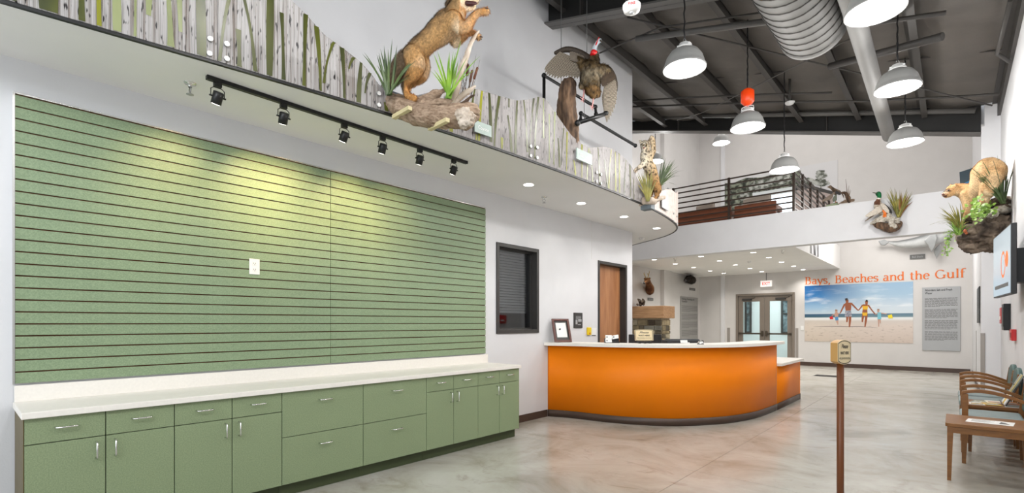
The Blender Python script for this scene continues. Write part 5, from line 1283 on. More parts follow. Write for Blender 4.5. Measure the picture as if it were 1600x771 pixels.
# posters on the side face of the mezzanine deck
t = thing('deck_banner', 'black and white rippled picture on the mezzanine side above the doors', 'poster', (1.845, 14.2, 3.4))
MB().box(1.841, 1.85, 13.9, 14.9, 3.08, 3.7).build('sheet', mat('rippled_print', (.03, .03, .035), .4, col2=(.75, .75, .78), scale=3, sharp=(.45, .55), stretch=(1, 1.5, .4)), t)
MB().box(1.85, 1.852, 13.9, 13.93, 3.08, 3.7).build('edge_strip', M_white, t)
# ------------------------------------------------------------------ organic props
def organic(name, lofts, m, parent, voxel=.015, amp=.02, scale=8, smooth=2, stretch=(1, 1, 1), ridged=False):
    b = MB()
    for L in lofts:
        if isinstance(L[0], list): b.loft(L[0], L[1])
        else: b.ball(L[0], L[1])
    o = b.build(name, m, parent)
    r = o.modifiers.new('r', 'REMESH'); r.mode = 'VOXEL'; r.voxel_size = voxel
    sm = o.modifiers.new('s', 'SMOOTH'); sm.factor = .5; sm.iterations = smooth
    dg = bpy.context.evaluated_depsgraph_get(); dg.update()
    me = bpy.data.meshes.new_from_object(o.evaluated_get(dg)); o.modifiers.clear(); o.data = me
    nn = [v.normal.copy() for v in me.vertices]
    for v, n in zip(me.vertices, nn):
        p = Vector((v.co.x * stretch[0], v.co.y * stretch[1], v.co.z * stretch[2]))
        d = mnoise.noise(p * scale) + .5 * mnoise.noise(p * scale * 2.3) + .25 * mnoise.noise(p * scale * 5)
        if ridged: d = -abs(d) * 1.6 + .4
        v.co += n * amp * d
    for p in me.polygons: p.use_smooth = True
    me.materials.clear(); me.materials.append(m); return o
def tuft(parent, base, n, h, spread, m, lean=(0, 0, 0), w_=.012, seed=1, flat=1.0, low=.55, depth=.35):
    """individual grass blades fanning out of one foot"""
    r = random.Random(seed); base = Vector(base); ax = Vector((RT[0], RT[1], 0)); bx = Vector((-FW[0], -FW[1], 0))
    for k in range(n):
        a = r.gauss(0, .5) * spread; bq = r.gauss(0, .5) * spread * depth; L = h * r.uniform(low, 1.0)
        q = ax * a + bx * bq + Vector(lean); tip = base + (q + Vector((0, 0, 1))).normalized() * L
        tip.z -= L * .18 * (q.length ** 2)
        st = base + ax * r.uniform(-.02, .02) + bx * r.uniform(-.015, .015)
        mb = MB(); sd = ax * math.cos(r.uniform(-.6, .6)) + bx * math.sin(r.uniform(-.6, .6))
        d = tip - st; vs = []
        for i in range(6):
            t_ = i / 5; p = st + d * t_ + Vector((0, 0, L * .12 * math.sin(PI * t_) * q.length)); ww = w_ * (.75 + .5 * t_) * (1 - t_ ** 2.2) + .0006
            vs += [p - sd * ww / 2, p + bx * ww * .25 * 0, p + sd * ww / 2]
        mb._add(vs, [(3 * i + j, 3 * i + j + 1, 3 * i + j + 4, 3 * i + j + 3) for i in range(5) for j in (0, 1)], True)
        mb.build('blade', m, parent)
def leafy(parent, pts, m, size, seed=1):
    r = random.Random(seed)
    for p in pts:
        p = Vector(p); n = Vector((r.uniform(-1, .6), -1, r.uniform(.2, 1))).normalized(); a = n.cross(Vector((r.uniform(-1, 1), r.uniform(-.3, .3), 1))).normalized(); b = n.cross(a)
        s = size * r.uniform(.6, 1.15)
        poly = [(0, -.5), (.28, -.42), (.5, -.12), (.26, .1), (0, .55), (-.26, .1), (-.5, -.12), (-.28, -.42)]
        vs = [p + a * x * s + b * y * s + n * (.10 * s * abs(x)) for x, y in poly] + [p - n * .05 * s]
        MB()._add(vs, [(i, (i + 1) % 8, 8) for i in range(8)], True).build('leaf', m, parent)

# ------------------------------------------------------------------ coyote on driftwood
T0 = 4.02
def C(x, y, dt=0.0): return W(560 + x / 3.67, y / 3.67, T0 + dt)
K = T0 / F / 3.67          # metres per zoomed pixel
dw = thing('driftwood_mount', 'crescent driftwood log with a pale branch, bracketed to the ledge under the coyote', 'driftwood', C(420, 640))
organic('log', [([C(165, 560), C(215, 605, -.02), C(330, 655, -.05), C(450, 672, -.05), C(560, 668, -.03), C(640, 650)], [25 * K, 52 * K, 62 * K, 62 * K, 68 * K, 60 * K]),
                ([C(175, 552), C(260, 578), C(360, 600), C(470, 588), C(540, 590)], [22 * K, 26 * K, 24 * K, 22 * K, 26 * K]),
                ([C(360, 585, .05), C(440, 545, .05), C(500, 515, .05)], [30 * K, 28 * K, 10 * K]),
                ([C(560, 690), C(620, 715), C(650, 690)], [30 * K, 34 * K, 22 * K])], M_drift, dw, .011, .010, 5, 1, (5, 1.4, 9))
organic('branch', [([C(545, 575), C(565, 490), C(590, 400), C(618, 330), C(640, 265), C(660, 220), C(690, 178)], [24 * K, 20 * K, 19 * K, 16 * K, 13 * K, 11 * K, 6 * K])], M_driftpale, dw, .008, .006, 14, 1)
organic('branch', [([C(540, 600), C(590, 555), C(630, 525), C(668, 495)], [22 * K, 18 * K, 15 * K, 7 * K])], M_driftpale, dw, .008, .005, 14, 1)
organic('branch', [([C(560, 620), C(610, 590), C(640, 560), C(668, 545)], [20 * K, 14 * K, 9 * K, 4 * K])], M_bark, dw, .008, .005, 14, 1)
organic('knotted_root', [(Vector(C(585, 660, -.12)), 30 * K), (Vector(C(615, 640, -.12)), 26 * K), (Vector(C(630, 690, -.12)), 34 * K), (Vector(C(600, 710, -.12)), 26 * K), (Vector(C(650, 670, -.12)), 22 * K)], M_driftpale, dw, .009, .028, 26, 1, ridged=True)
for a, b in ((C(203, 674, -.02), C(297, 620, -.19)), (C(408, 740, .0), C(512, 688, -.20))):
    MB().bar(a, b, .035, .03).build('wooden_bracket', mat('pale_bracket_wood', lin(206, 192, 150), .6, var=.05), dw)
coy = thing('coyote', 'mounted coyote rearing up on the driftwood with an open mouth', 'coyote', C(330, 560))
def ccol(p, n):
    back = Vector(C(430, 180)); z = p.z; top = C(0, 20)[2]; bot = C(0, 560)[2]; h = (z - bot) / (top - bot)
    tan, dark, cream, rust = lin(196, 158, 108), lin(104, 86, 66), lin(236, 222, 196), lin(198, 148, 90)
    ax = Vector(C(560, 60)) - Vector(C(300, 330)); axn = ax.normalized(); up = Vector((-axn.x * axn.z, -axn.y * axn.z, 1 - axn.z ** 2)).normalized()
    rel = p - Vector(C(430, 215)); q = rel.dot(up) / .13
    c = mixc(tan, dark, (q + .25) * .9 + .5 * jag(2, p, 22)); c = mixc(c, cream, (-q - .55) * 1.1 if h > .25 else 0)
    if h < .42: c = mixc(c, rust, (.42 - h) * 3)
    side = (p - Vector(C(0, 0))).dot(Vector((RT[0], RT[1], 0))) / K
    if side > 585 and h > .55: c = mixc(rust, cream, .15 + .3 * jag(1, p, 20))
    if side > 590 and z > C(0, 62)[2]: c = mixc(cream, rust, .25 + .5 * jag(3, p, 22))
    if side < 275 and h < .52: c = mixc(lin(128, 110, 88), dark, .35 + .8 * jag(4, p, 18))
    return c
r_ = lambda *a: [x * K for x in a]
creature('body', [
    ([C(318, 318), C(345, 285), C(400, 235), C(460, 185), C(515, 135), C(555, 90)], [(60 * K, 56 * K), (64 * K, 60 * K), (60 * K, 58 * K), (68 * K, 72 * K), (72 * K, 78 * K), (56 * K, 58 * K)]),
    ([C(540, 105), C(565, 55), C(582, 10), C(588, -25)], [62 * K, 54 * K, 46 * K, 38 * K]),
    ([C(575, -30), C(605, -8), C(640, 2), C(672, 6), C(688, 0)], [36 * K, 34 * K, 22 * K, 14 * K, 9 * K]),
    ([C(598, 22), C(625, 40), C(655, 44), C(672, 38)], [26 * K, 20 * K, 12 * K, 7 * K]),
    ([C(560, -25, .04), C(540, -10, .05), C(515, 15, .05), C(497, 32, .05)], [18 * K, 20 * K, 16 * K, 5 * K]),
    ([C(575, -40, -.05), C(550, -40, -.07), C(520, -20, -.07)], [16 * K, 16 * K, 5 * K]),
    ([C(315, 320, -.05), C(330, 370, -.06), C(318, 420, -.06), C(282, 460, -.06), C(262, 482, -.06), C(270, 515, -.06), C(285, 548, -.06), C(325, 562, -.08)], r_(60, 56, 42, 24, 17, 16, 17, 15)),
    ([C(345, 325, .07), C(362, 380, .07), C(362, 430, .07), C(318, 470, .07), C(292, 492, .07), C(284, 520, .07), C(276, 545, .06), C(300, 558, .04)], r_(52, 50, 38, 24, 16, 15, 15, 13)),
    ([C(545, 115, -.07), C(580, 150, -.09), C(618, 165, -.10), C(640, 125, -.10), C(678, 78, -.10), C(705, 68, -.10), C(735, 64, -.10)], r_(50, 38, 26, 24, 17, 17, 18)),
    ([C(530, 160, .07), C(548, 210, .08), C(556, 250, .08), C(595, 212, .07), C(640, 186, .05), C(668, 195, .03), C(692, 212, .02)], r_(46, 34, 22, 24, 16, 15, 15)),
    ([C(278, 300), C(250, 340), C(228, 390), C(205, 440), C(175, 480), C(140, 490)], r_(26, 38, 46, 46, 34, 10)),
], M_fur, coy, ccol, .011, 3, fur=42000, furlen=.024, furdir=lambda p: (Vector(C(300, 470)) - Vector(C(520, 100))) + Vector((0, 0, -.3)), furw=.0016)
hd = MB()
for dt in (-.12,): hd.ball(C(612, -22, dt), .008, 8, 6)
hd.build('eye', M_ink, coy); MB().ball(C(690, -4), (.012, .012, .010), 10, 6).build('nose', M_ink, coy)
MB().loft([C(622, 20, -.03), C(650, 21, -.035), C(674, 18, -.03)], [.020, .018, .010]).build('open_mouth', mat('dark_mouth', lin(60, 20, 20), .5), coy)
cl = MB()
for (x, y, dt) in ((738, 48, -.12), (746, 58, -.10), (746, 70, -.09), (738, 80, -.08), (700, 222, .02), (705, 210, 0), (690, 228, .03)): cl.loft([C(x - 6, y, dt), C(x + 6, y + 3, dt)], [.008, .003], 6, 1)
cl.build('claws', mat('dark_claw', lin(70, 52, 40), .4), coy)
g = thing('grass_plant', 'dark green grass plant at the left end of the driftwood', 'plant', C(170, 540), 'grass plants on the ledge')
tuft(g, C(172, 545, -.16), 20, .46, 1.0, M_grassd, w_=.019, seed=3)
g = thing('grass_plant', 'bright yellow green grass plant in front of the coyote', 'plant', C(515, 560), 'grass plants on the ledge')
tuft(g, C(515, 565, -.14), 18, .46, .8, M_grassb, w_=.019, seed=8)
ct = thing('cattail_clump', 'thin dry cattails and twigs behind the pale driftwood branch', 'plant', C(620, 520))
for (x0, y0, x1, y1) in ((612, 530, 628, 372), (630, 530, 652, 408), (640, 530, 682, 392), (560, 500, 536, 395)):
    a, b = Vector(C(x0, y0, .06)), Vector(C(x1, y1, .06)); MB().tube([a, b], .003, 6).build('stalk', M_bark, ct)
    d = (b - a).normalized(); MB().loft([b - d * .085, b], [.0105, .0105], 8, 2).build('cattail_head', mat('brown_cattail', lin(92, 50, 30), .8), ct)
rr = random.Random(5)
for k in range(22):
    x = rr.uniform(570, 650); MB().tube([C(x, 545, .05), C(x + rr.uniform(-30, 60), rr.uniform(310, 420), .05)], [.0018, .0006], 4).build('twig', M_bark if k % 2 else M_greyd, ct)

# ------------------------------------------------------------------ turkey, stump and black pipe rail
T1 = 5.75
def Q(x, y, dt=0.0): return W(845 + x / 4.67, 50 + y / 4.67, T1 + dt)
K1 = T1 / F / 4.67
stump = thing('tree_stump', 'brown weathered stump standing on the ledge under the turkey', 'stump', Q(185, 560))
organic('trunk', [([Q(205, 820, .05), Q(198, 690, .05), Q(185, 560, .05), Q(190, 470, .05), Q(195, 405, .05), Q(205, 388, .05)], [70 * K1, 72 * K1, 72 * K1, 66 * K1, 62 * K1, 56 * K1])], M_bark, stump, .016, .02, 5, 1, (4, 4, 1))
rail = thing('pipe_rail', 'black iron pipe handrail behind the turkey on the ledge', 'railing', Q(200, 430))
def elbows(pts, r, part):
    MB().tube(pts, r, 12).build(part, M_black, rail)
    for p in pts: MB().ball(p, r * 1.45, 10, 8).build('pipe_elbow', M_black, rail)
def onx(x, zx, zy): return Vector(at_x(x, 845 + zx / 4.67, 50 + zy / 4.67))
RX = .62
A0 = onx(RX, 23, 318); A1 = onx(RX, 398, 548); A2 = onx(RX, 403, 600)
elbows([Vector((A0.x, A0.y, 3.27)), A0, A1, A2], .022, 'pipe')
B0 = onx(RX, 290, 645); B1 = onx(RX, 293, 595); B2 = Vector((RX, 8.3, B1.z - .03)); B2 = onx(RX, 690, 830)
elbows([B0, B1, B2], .022, 'pipe')
elbows([Q(268, 665, -.1), Q(475, 597, .0)], .024, 'pipe')
tk = thing('wild_turkey', 'mounted wild turkey with spread wings hung on cables above the ledge', 'turkey', Q(370, 300))
def tcol(p, n):
    h = (p.z - Q(0, 450)[2]) / (Q(0, 150)[2] - Q(0, 450)[2])
    c = mixc(lin(74, 58, 38), lin(128, 106, 74), .5 + 1.1 * jag(3, p, 26)); c = mixc(c, lin(196, 184, 160), max(0, .55 - abs(h - .38) * 2.2) + .35 * jag(5, p, 40))
    if h < .12: c = mixc(c, lin(150, 112, 66), .6)
    return mixc(c, lin(38, 32, 26), max(0, jag(9, p, 34)) * 1.2)
creature('body', [([Q(385, 445), Q(372, 400), Q(362, 330), Q(368, 270), Q(382, 215), Q(392, 165)], [(40 * K1, 36 * K1), (72 * K1, 62 * K1), (84 * K1, 74 * K1), (78 * K1, 66 * K1), (48 * K1, 44 * K1), (26 * K1, 26 * K1)]),
    ([Q(330, 265), Q(300, 230), Q(270, 190)], [50 * K1, 34 * K1, 20 * K1]), ([Q(425, 290), Q(462, 275), Q(490, 290)], [52 * K1, 36 * K1, 26 * K1]), ([Q(300, 385), Q(295, 395)], [24 * K1, 18 * K1]), ([Q(415, 440), Q(418, 455)], [24 * K1, 16 * K1])],
    M_feather, tk, tcol, .014, 3, fur=14000, furlen=.028, furdir=lambda p: (0, 0, -1), furw=.004)
M_barred = bpy.data.materials.new('barred_feather'); M_barred.use_nodes = True
nt = M_barred.node_tree; b_ = nt.nodes['Principled BSDF']; b_.inputs['Roughness'].default_value = .6
uvn = nt.nodes.new('ShaderNodeUVMap'); uvn.uv_map = 'print'; wv = nt.nodes.new('ShaderNodeTexWave'); wv.wave_type = 'BANDS'; wv.bands_direction = 'Y'
wv.inputs['Scale'].default_value = 2.6; wv.inputs['Distortion'].default_value = 2.5; wv.inputs['Detail'].default_value = 2; nt.links.new(uvn.outputs[0], wv.inputs['Vector'])
rp = nt.nodes.new('ShaderNodeValToRGB'); rp.color_ramp.elements[0].position = .5; rp.color_ramp.elements[0].color = (*lin(66, 57, 46), 1); rp.color_ramp.elements[1].position = .66; rp.color_ramp.elements[1].color = (*lin(158, 147, 130), 1)
nt.links.new(wv.outputs[0], rp.inputs[0]); nt.links.new(rp.outputs[0], b_.inputs['Base Color'])
def feather(a, b, w_, nrm, parent, m=None, name='feather'):
    a, b = Vector(a), Vector(b); d = b - a; ph_ = random.random() * .35; sd = d.cross(Vector(nrm)).normalized(); vs = []; uv = []
    for i in range(7):
        t_ = i / 6; ww = w_ * (.55 + .55 * math.sin(PI * min(1, t_ * .85 + .12))) * (1 if t_ < .95 else .35)
        for j in (-1, 0, 1): vs.append(a + d * t_ + sd * ww * j / 2 + Vector(nrm) * (.004 if j == 0 else 0)); uv.append((j * .1, t_ * d.length * 8 + ph_))
    mb = MB(); mb._add(vs, [(3 * i + j, 3 * i + j + 1, 3 * i + j + 4, 3 * i + j + 3) for i in range(6) for j in (0, 1)], True)
    o = mb.build(name, m or M_barred, parent); l = o.data.uv_layers.new(name='print')
    for lp in o.data.loops: l.data[lp.index].uv = uv[lp.vertex_index]
    return o
vn = Vector((-FW[0], -FW[1], -.25)).normalized()
lt = [(28, 275), (30, 296), (42, 312), (58, 322), (78, 330), (98, 336), (120, 340), (142, 336), (164, 332), (184, 328), (204, 330), (224, 336), (246, 340), (266, 340), (284, 330), (296, 315)]
for k, (x, y) in enumerate(lt):
    q = k / (len(lt) - 1); feather(Q(150 + 150 * q, 150 + 60 * q, .0), Q(x, y, -.02 + .002 * k), 30 * K1, vn, tk)
for k in range(6, 12):
    q = k / 11; feather(Q(120 + 190 * q, 150 + 20 * math.sin(PI * q) * -1 + 25 * q, -.02), Q(150 + 150 * q, 205 + 20 * q, -.03), 30 * K1, vn, tk, mat('grey_covert_feather', lin(110, 100, 88), .7, var=.25, scale=30), 'covert_feather')
rt = [(482, 660), (498, 640), (512, 615), (526, 590), (538, 560), (546, 528), (552, 495), (554, 460), (552, 425), (546, 395), (470, 610), (462, 575), (455, 540), (450, 500)]
for k, (x, y) in enumerate(rt):
    q = k / 9 if k < 10 else (k - 10) / 6; feather(Q(470 + 40 * min(1, q), 400 - 90 * min(1, q), .0), Q(x, y, -.02 + .002 * k), 28 * K1, vn, tk)
for k in range(8):
    q = k / 7; feather(Q(455 + 60 * q, 290 + 10 * q, -.03), Q(455 + 85 * q, 400 + 5 * q - 60 * q, -.04), 34 * K1, vn, tk, mat('dark_covert_feather', lin(66, 52, 38), .7, var=.3, scale=30), 'covert_feather')
MB().loft([Q(110, 152, .02), Q(180, 128, .02), Q(250, 138, .02), Q(320, 175, .01), Q(360, 215, 0)], r_(0, 0, 0, 0, 0) and [14 * K1, 20 * K1, 22 * K1, 26 * K1, 34 * K1]).build('wing_edge', mat('dark_wing_edge', lin(52, 42, 32), .7, var=.3, scale=30), tk)
MB().loft([Q(440, 275, .02), Q(490, 275, .02), Q(525, 310, .02), Q(548, 370, .02), Q(552, 430, .02)], [34 * K1, 24 * K1, 18 * K1, 13 * K1, 8 * K1]).build('wing_edge', MATS['dark_wing_edge'], tk)
MB().loft([Q(388, 158, -.02), Q(392, 120, -.03), Q(405, 90, -.03), Q(428, 62, -.03), Q(436, 68, -.04)], [24 * K1, 17 * K1, 13 * K1, 16 * K1, 9 * K1]).build('pale_head', mat('pale_turkey_skin', lin(214, 214, 214), .5, col2=lin(150, 176, 196), scale=14), tk)
MB().loft([Q(372, 165, -.04), Q(384, 150, -.06), Q(398, 148, -.05)], [13 * K1, 22 * K1, 14 * K1]).loft([Q(384, 150, -.04), Q(396, 110, -.045), Q(412, 70, -.045), Q(424, 42, -.04)], [8 * K1, 6 * K1, 5 * K1, 4 * K1]).build('red_wattle', mat('red_wattle', lin(208, 30, 30), .4), tk)
MB().loft([Q(436, 62, -.05), Q(446, 78, -.06)], [7 * K1, 2 * K1]).build('beak', mat('dark_beak', lin(80, 66, 50), .4), tk); MB().ball(Q(432, 62, -.085), .006, 8, 6).build('eye', M_ink, tk)
M_pink = mat('pink_turkey_leg', lin(206, 150, 146), .5)
for (a, b, c) in (((318, 405), (314, 450), (305, 492)), ((386, 445), (382, 500), (374, 550))):
    l = MB().loft([Q(*a), Q(*b), Q(*c)], [8 * K1, 5 * K1, 5 * K1]).build('leg', M_pink, tk)
    f = MB()
    for dx, dy in ((-16, -14), (-10, 14), (6, 22), (16, 2)): f.loft([Q(*c), Q(c[0] + dx, c[1] + dy, -.02)], [4 * K1, 2 * K1], 6, 1)
    f.build('foot', M_pink, l)
for (x, y0, y1) in ((149, -240, 375), (336, -240, 190), (317, 430, 640)):
    MB().tube([Q(x, y1, .03), Q(x, y0, .03)] if y0 < 0 else [Q(x, y1, .03), Q(x, y0, .03)], .004, 6).build('suspension_cable', M_greyd, tk)

# ------------------------------------------------------------------ bobcat and grasses at the tip of the ledge
T2 = 7.05
def B_(x, y, dt=0.0): return W(980 + x / 5.14, 200 + y / 5.14, T2 + dt)
K2 = T2 / F / 5.14
bp_ = thing('bark_perch', 'pale bark perch fixed to the ledge under the bobcat', 'driftwood', B_(190, 590))
organic('bark', [([B_(110, 600), B_(160, 585, -.05), B_(220, 580, -.06), B_(300, 560)], [24 * K2, 34 * K2, 30 * K2, 8 * K2]), ([B_(95, 560, .05), B_(85, 480, .05), B_(60, 410, .05)], [26 * K2, 22 * K2, 6 * K2])], M_driftpale, bp_, .012, .02, 14, 1)
MB().obox(B_(165, 625, .02), (.16, 0, 0), (0, .12, 0), (0, 0, .12)).build('support_block', mat('blue_grey_block', lin(96, 106, 112), .6), bp_)
bc_ = thing('bobcat', 'mounted spotted bobcat rearing with one paw raised at the tip of the ledge', 'bobcat', B_(230, 540))
def bcol(p, n):
    s = (p - Vector(B_(0, 0))).dot(Vector((RT[0], RT[1], 0))) / K2; y = -(p.z - B_(0, 0)[2]) / K2
    c = mixc(lin(204, 176, 132), lin(236, 226, 206), .5 + (170 - s) / 90)
    if y > 300: c = mixc(c, lin(170, 130, 84), (y - 300) / 160)
    sp_ = mnoise.noise(Vector(p) * 34) + .3 * mnoise.noise(Vector(p) * 70)
    if sp_ > .22: c = mixc(c, lin(54, 40, 28), .85)
    if 95 < y < 160 and s < 175 and abs(math.sin((y + s * .3) * .22)) > .86: c = mixc(c, lin(60, 44, 32), .8)
    return c
creature('body', [([B_(225, 470), B_(205, 400), B_(185, 330), B_(160, 275), B_(145, 225), B_(148, 185)], [(46 * K2, 42 * K2), (52 * K2, 46 * K2), (54 * K2, 46 * K2), (52 * K2, 46 * K2), (46 * K2, 40 * K2), (34 * K2, 32 * K2)]),
    (Vector(B_(145, 142)), 40 * K2), ([B_(138, 160, -.04), B_(132, 178, -.08)], [24 * K2, 14 * K2]),
    ([B_(118, 125), B_(105, 105), B_(100, 92)], [16 * K2, 10 * K2, 3 * K2]), ([B_(172, 112), B_(182, 92), B_(186, 80)], [14 * K2, 9 * K2, 3 * K2]),
    ([B_(180, 225, -.05), B_(206, 190, -.08), B_(208, 140, -.09), B_(202, 95, -.09), B_(196, 78, -.09)], [30 * K2, 22 * K2, 18 * K2, 19 * K2, 17 * K2]),
    ([B_(140, 275, -.06), B_(112, 305, -.09), B_(80, 328, -.10), B_(58, 352, -.10)], [30 * K2, 18 * K2, 14 * K2, 14 * K2]),
    ([B_(222, 460, -.04), B_(245, 500, -.05), B_(235, 530, -.04), B_(245, 560, -.05), B_(215, 566, -.08)], [42 * K2, 32 * K2, 20 * K2, 16 * K2, 15 * K2]),
    ([B_(195, 440, .06), B_(180, 490, .06), B_(190, 530, .06), B_(175, 560, .04)], [38 * K2, 28 * K2, 20 * K2, 16 * K2]), ([B_(250, 450), B_(268, 470)], [14 * K2, 10 * K2])],
    M_fur, bc_, bcol, .012, 3, fur=20000, furlen=.016, furdir=lambda p: (0, 0, -1), furw=.0018)
fc = MB().ball(B_(128, 138, -.10), .010, 8, 6).ball(B_(156, 136, -.10), .010, 8, 6); fc.build('eyes', mat('amber_eye', lin(120, 96, 30), .2), bc_)
MB().ball(B_(134, 160, -.13), .012, 8, 6).build('nose', mat('pink_nose', lin(150, 90, 84), .5), bc_)
g = thing('grass_plant', 'olive grass plant in front of the bobcat', 'plant', B_(150, 590), 'grass plants on the ledge'); tuft(g, B_(165, 590, -.15), 46, .46, .5, M_grassm, lean=(-.05, 0, 0), w_=.018, seed=5)
g = thing('grass_plant', 'dark green spiky grass plant right of the bobcat', 'plant', B_(260, 470), 'grass plants on the ledge'); tuft(g, B_(255, 480, .08), 46, .48, .75, M_grassd, lean=(.34, .28, 0), w_=.016, seed=6)

# ------------------------------------------------------------------ cougar on the rock shelf
T3 = 6.75
def G(x, y, dt=0.0): return W(1465 + x / 4.67, 235 + y / 4.67, T3 + dt)
K3 = T3 / F / 4.67
rk = thing('rock_shelf', 'brown rock shelf fixed to the right wall under the cougar', 'rock', G(380, 560))
organic('rock', [([G(190, 650, .1), G(250, 600), G(300, 600), G(380, 590), G(470, 560)], [40 * K3, 80 * K3, 100 * K3, 110 * K3, 100 * K3]), ([G(380, 440), G(450, 420), G(520, 420)], [50 * K3, 70 * K3, 60 * K3]), ([G(170, 690, .1), G(260, 715), G(370, 710), G(420, 720)], [14 * K3, 34 * K3, 46 * K3, 26 * K3]),
    ([G(350, 560, -.1), G(400, 640, -.1), G(460, 640, -.1)], [60 * K3, 60 * K3, 55 * K3]), ([G(240, 520, .1), G(300, 500, .1)], [40 * K3, 46 * K3])], M_rock, rk, .018, .085, 5.5, 1, (1, 1, 1.8), True)
organic('moss', [(Vector(G(440, 440, -.12)), (60 * K3, 60 * K3, 26 * K3)), (Vector(G(500, 430, -.08)), (46 * K3, 46 * K3, 30 * K3)), (Vector(G(400, 470, -.14)), (40 * K3, 40 * K3, 20 * K3))], M_moss, rk, .012, .03, 16, 1)
cg = thing('cougar', 'mounted tan cougar crouching on the rock shelf by the right wall', 'cougar', G(300, 420))
def gcol(p, n):
    s = (p - Vector(G(0, 0))).dot(Vector((RT[0], RT[1], 0))) / K3; y = -(p.z - G(0, 0)[2]) / K3
    c = mixc(lin(214, 182, 136), lin(178, 138, 94), .5 + .8 * jag(2, p, 9) + n.z * .4); c = mixc(c, lin(226, 204, 168), -n.z * .8 + .1)
    if s < 140: c = mixc(lin(236, 222, 200), lin(190, 152, 108), (240 - y) / 60 * -1 + .2 if y > 300 else .55)
    if s < 70: c = mixc(c, lin(236, 226, 210), .6)
    if 100 < s < 160 and y < 285 and y > 250 : c = mixc(c, lin(66, 44, 30), .75)
    return c
creature('body', [([G(355, 165, -.20), G(330, 235, -.12), G(285, 285, .0), G(230, 300, .10), G(190, 300, .15)], [(86 * K3, 96 * K3), (74 * K3, 84 * K3), (58 * K3, 66 * K3), (56 * K3, 62 * K3), (50 * K3, 52 * K3)]),
    ([G(370, 130, -.28), G(400, 160, -.28), G(400, 200, -.25)], [74 * K3, 80 * K3, 70 * K3]),
    ([G(200, 290, .15), G(165, 280, .18), G(120, 288, .20)], [48 * K3, 40 * K3, 40 * K3]), (Vector(G(110, 292, .2)), 42 * K3), ([G(90, 302, .18), G(58, 318, .16), G(44, 326, .16)], [30 * K3, 21 * K3, 14 * K3]), ([G(90, 325, .18), G(58, 340, .16)], [18 * K3, 10 * K3]),
    ([G(128, 262, .14), G(132, 246, .13)], [15 * K3, 7 * K3]), ([G(98, 262, .25), G(96, 248, .26)], [13 * K3, 6 * K3]),
    ([G(205, 320, .08), G(215, 390, .06), G(215, 440, .06), G(210, 475, .06), G(190, 482, .05)], [42 * K3, 30 * K3, 24 * K3, 22 * K3, 20 * K3]), ([G(240, 320, .16), G(258, 390, .16), G(270, 440, .15), G(255, 460, .13)], [40 * K3, 28 * K3, 22 * K3, 20 * K3]),
    ([G(390, 190, -.33), G(375, 270, -.32), G(345, 330, -.28), G(340, 385, -.26), G(312, 395, -.28)], [70 * K3, 54 * K3, 36 * K3, 24 * K3, 22 * K3]),
    ([G(425, 190, -.30), G(448, 250, -.30), G(420, 305, -.33), G(370, 315, -.36), G(340, 290, -.37), G(332, 262, -.36)], [24 * K3, 24 * K3, 22 * K3, 22 * K3, 20 * K3, 14 * K3])],
    M_fur, cg, gcol, .016, 3, fur=30000, furlen=.014, furdir=lambda p: Vector((.6, -.4, -1)), furw=.002)
MB().ball(G(40, 322, .12), .016, 8, 6).build('nose', mat('dark_nose', lin(96, 60, 52), .5), cg); MB().ball(G(80, 294, .10), .011, 8, 6).ball(G(66, 292, .2), .011, 8, 6).build('eyes', M_ink, cg)
MB().loft([G(62, 334, .13), G(44, 336, .13)], [.012, .008]).build('open_mouth', MATS['dark_mouth'], cg)
for lab, base, n, h, sp_, m, ln, sd in (('dark green grass plant on the rock shelf in front of the cougar rump', G(480, 390, -.42), 70, .66, .62, M_grassd, (-.30, 0, 0), 11), ('pale green grass hanging over the left end of the rock shelf', G(165, 570, -.1), 46, .42, 1.0, M_grassm, (-.55, -.2, -.15), 12), ('mossy green tuft on the left edge of the rock shelf', G(150, 620, -.1), 40, .28, 1.3, M_ivy, (-.2, 0, -.4), 13)):
    g = thing('grass_plant', lab, 'plant', base, 'plants on the rock shelf'); tuft(g, base, n, h, sp_, m, lean=ln, w_=.018, seed=sd)
g = thing('ivy_plant', 'light green ivy with broad leaves on the rock shelf under the cougar', 'plant', G(310, 440)); rr = random.Random(4)
leafy(g, [G(rr.gauss(308, 48), rr.gauss(438, 38), -.32 + rr.uniform(-.08, .05)) for k in range(110)], M_ivy, .055, 3)
g = thing('trailing_ivy', 'thin ivy sprig trailing below the left end of the rock shelf', 'plant', G(110, 640)); leafy(g, [G(rr.gauss(95 - 40 * q, 16), 590 + 170 * q + rr.gauss(0, 10), -.1) for q in [k / 39 for k in range(40)]], M_ivy, .035, 5)
MB().tube([G(150, 600, -.09), G(95, 640, -.09), G(60, 690, -.09), G(52, 760, -.09)], .004, 5).build('vine_stem', M_grassm, g)
MB().ball(G(200, 590, -.35), (.018, .018, .026), 8, 6).ball(G(210, 605, -.35), (.015, .015, .02), 8, 6).build('orange_fungus', mat('orange_fungus', lin(150, 76, 34), .6), rk)

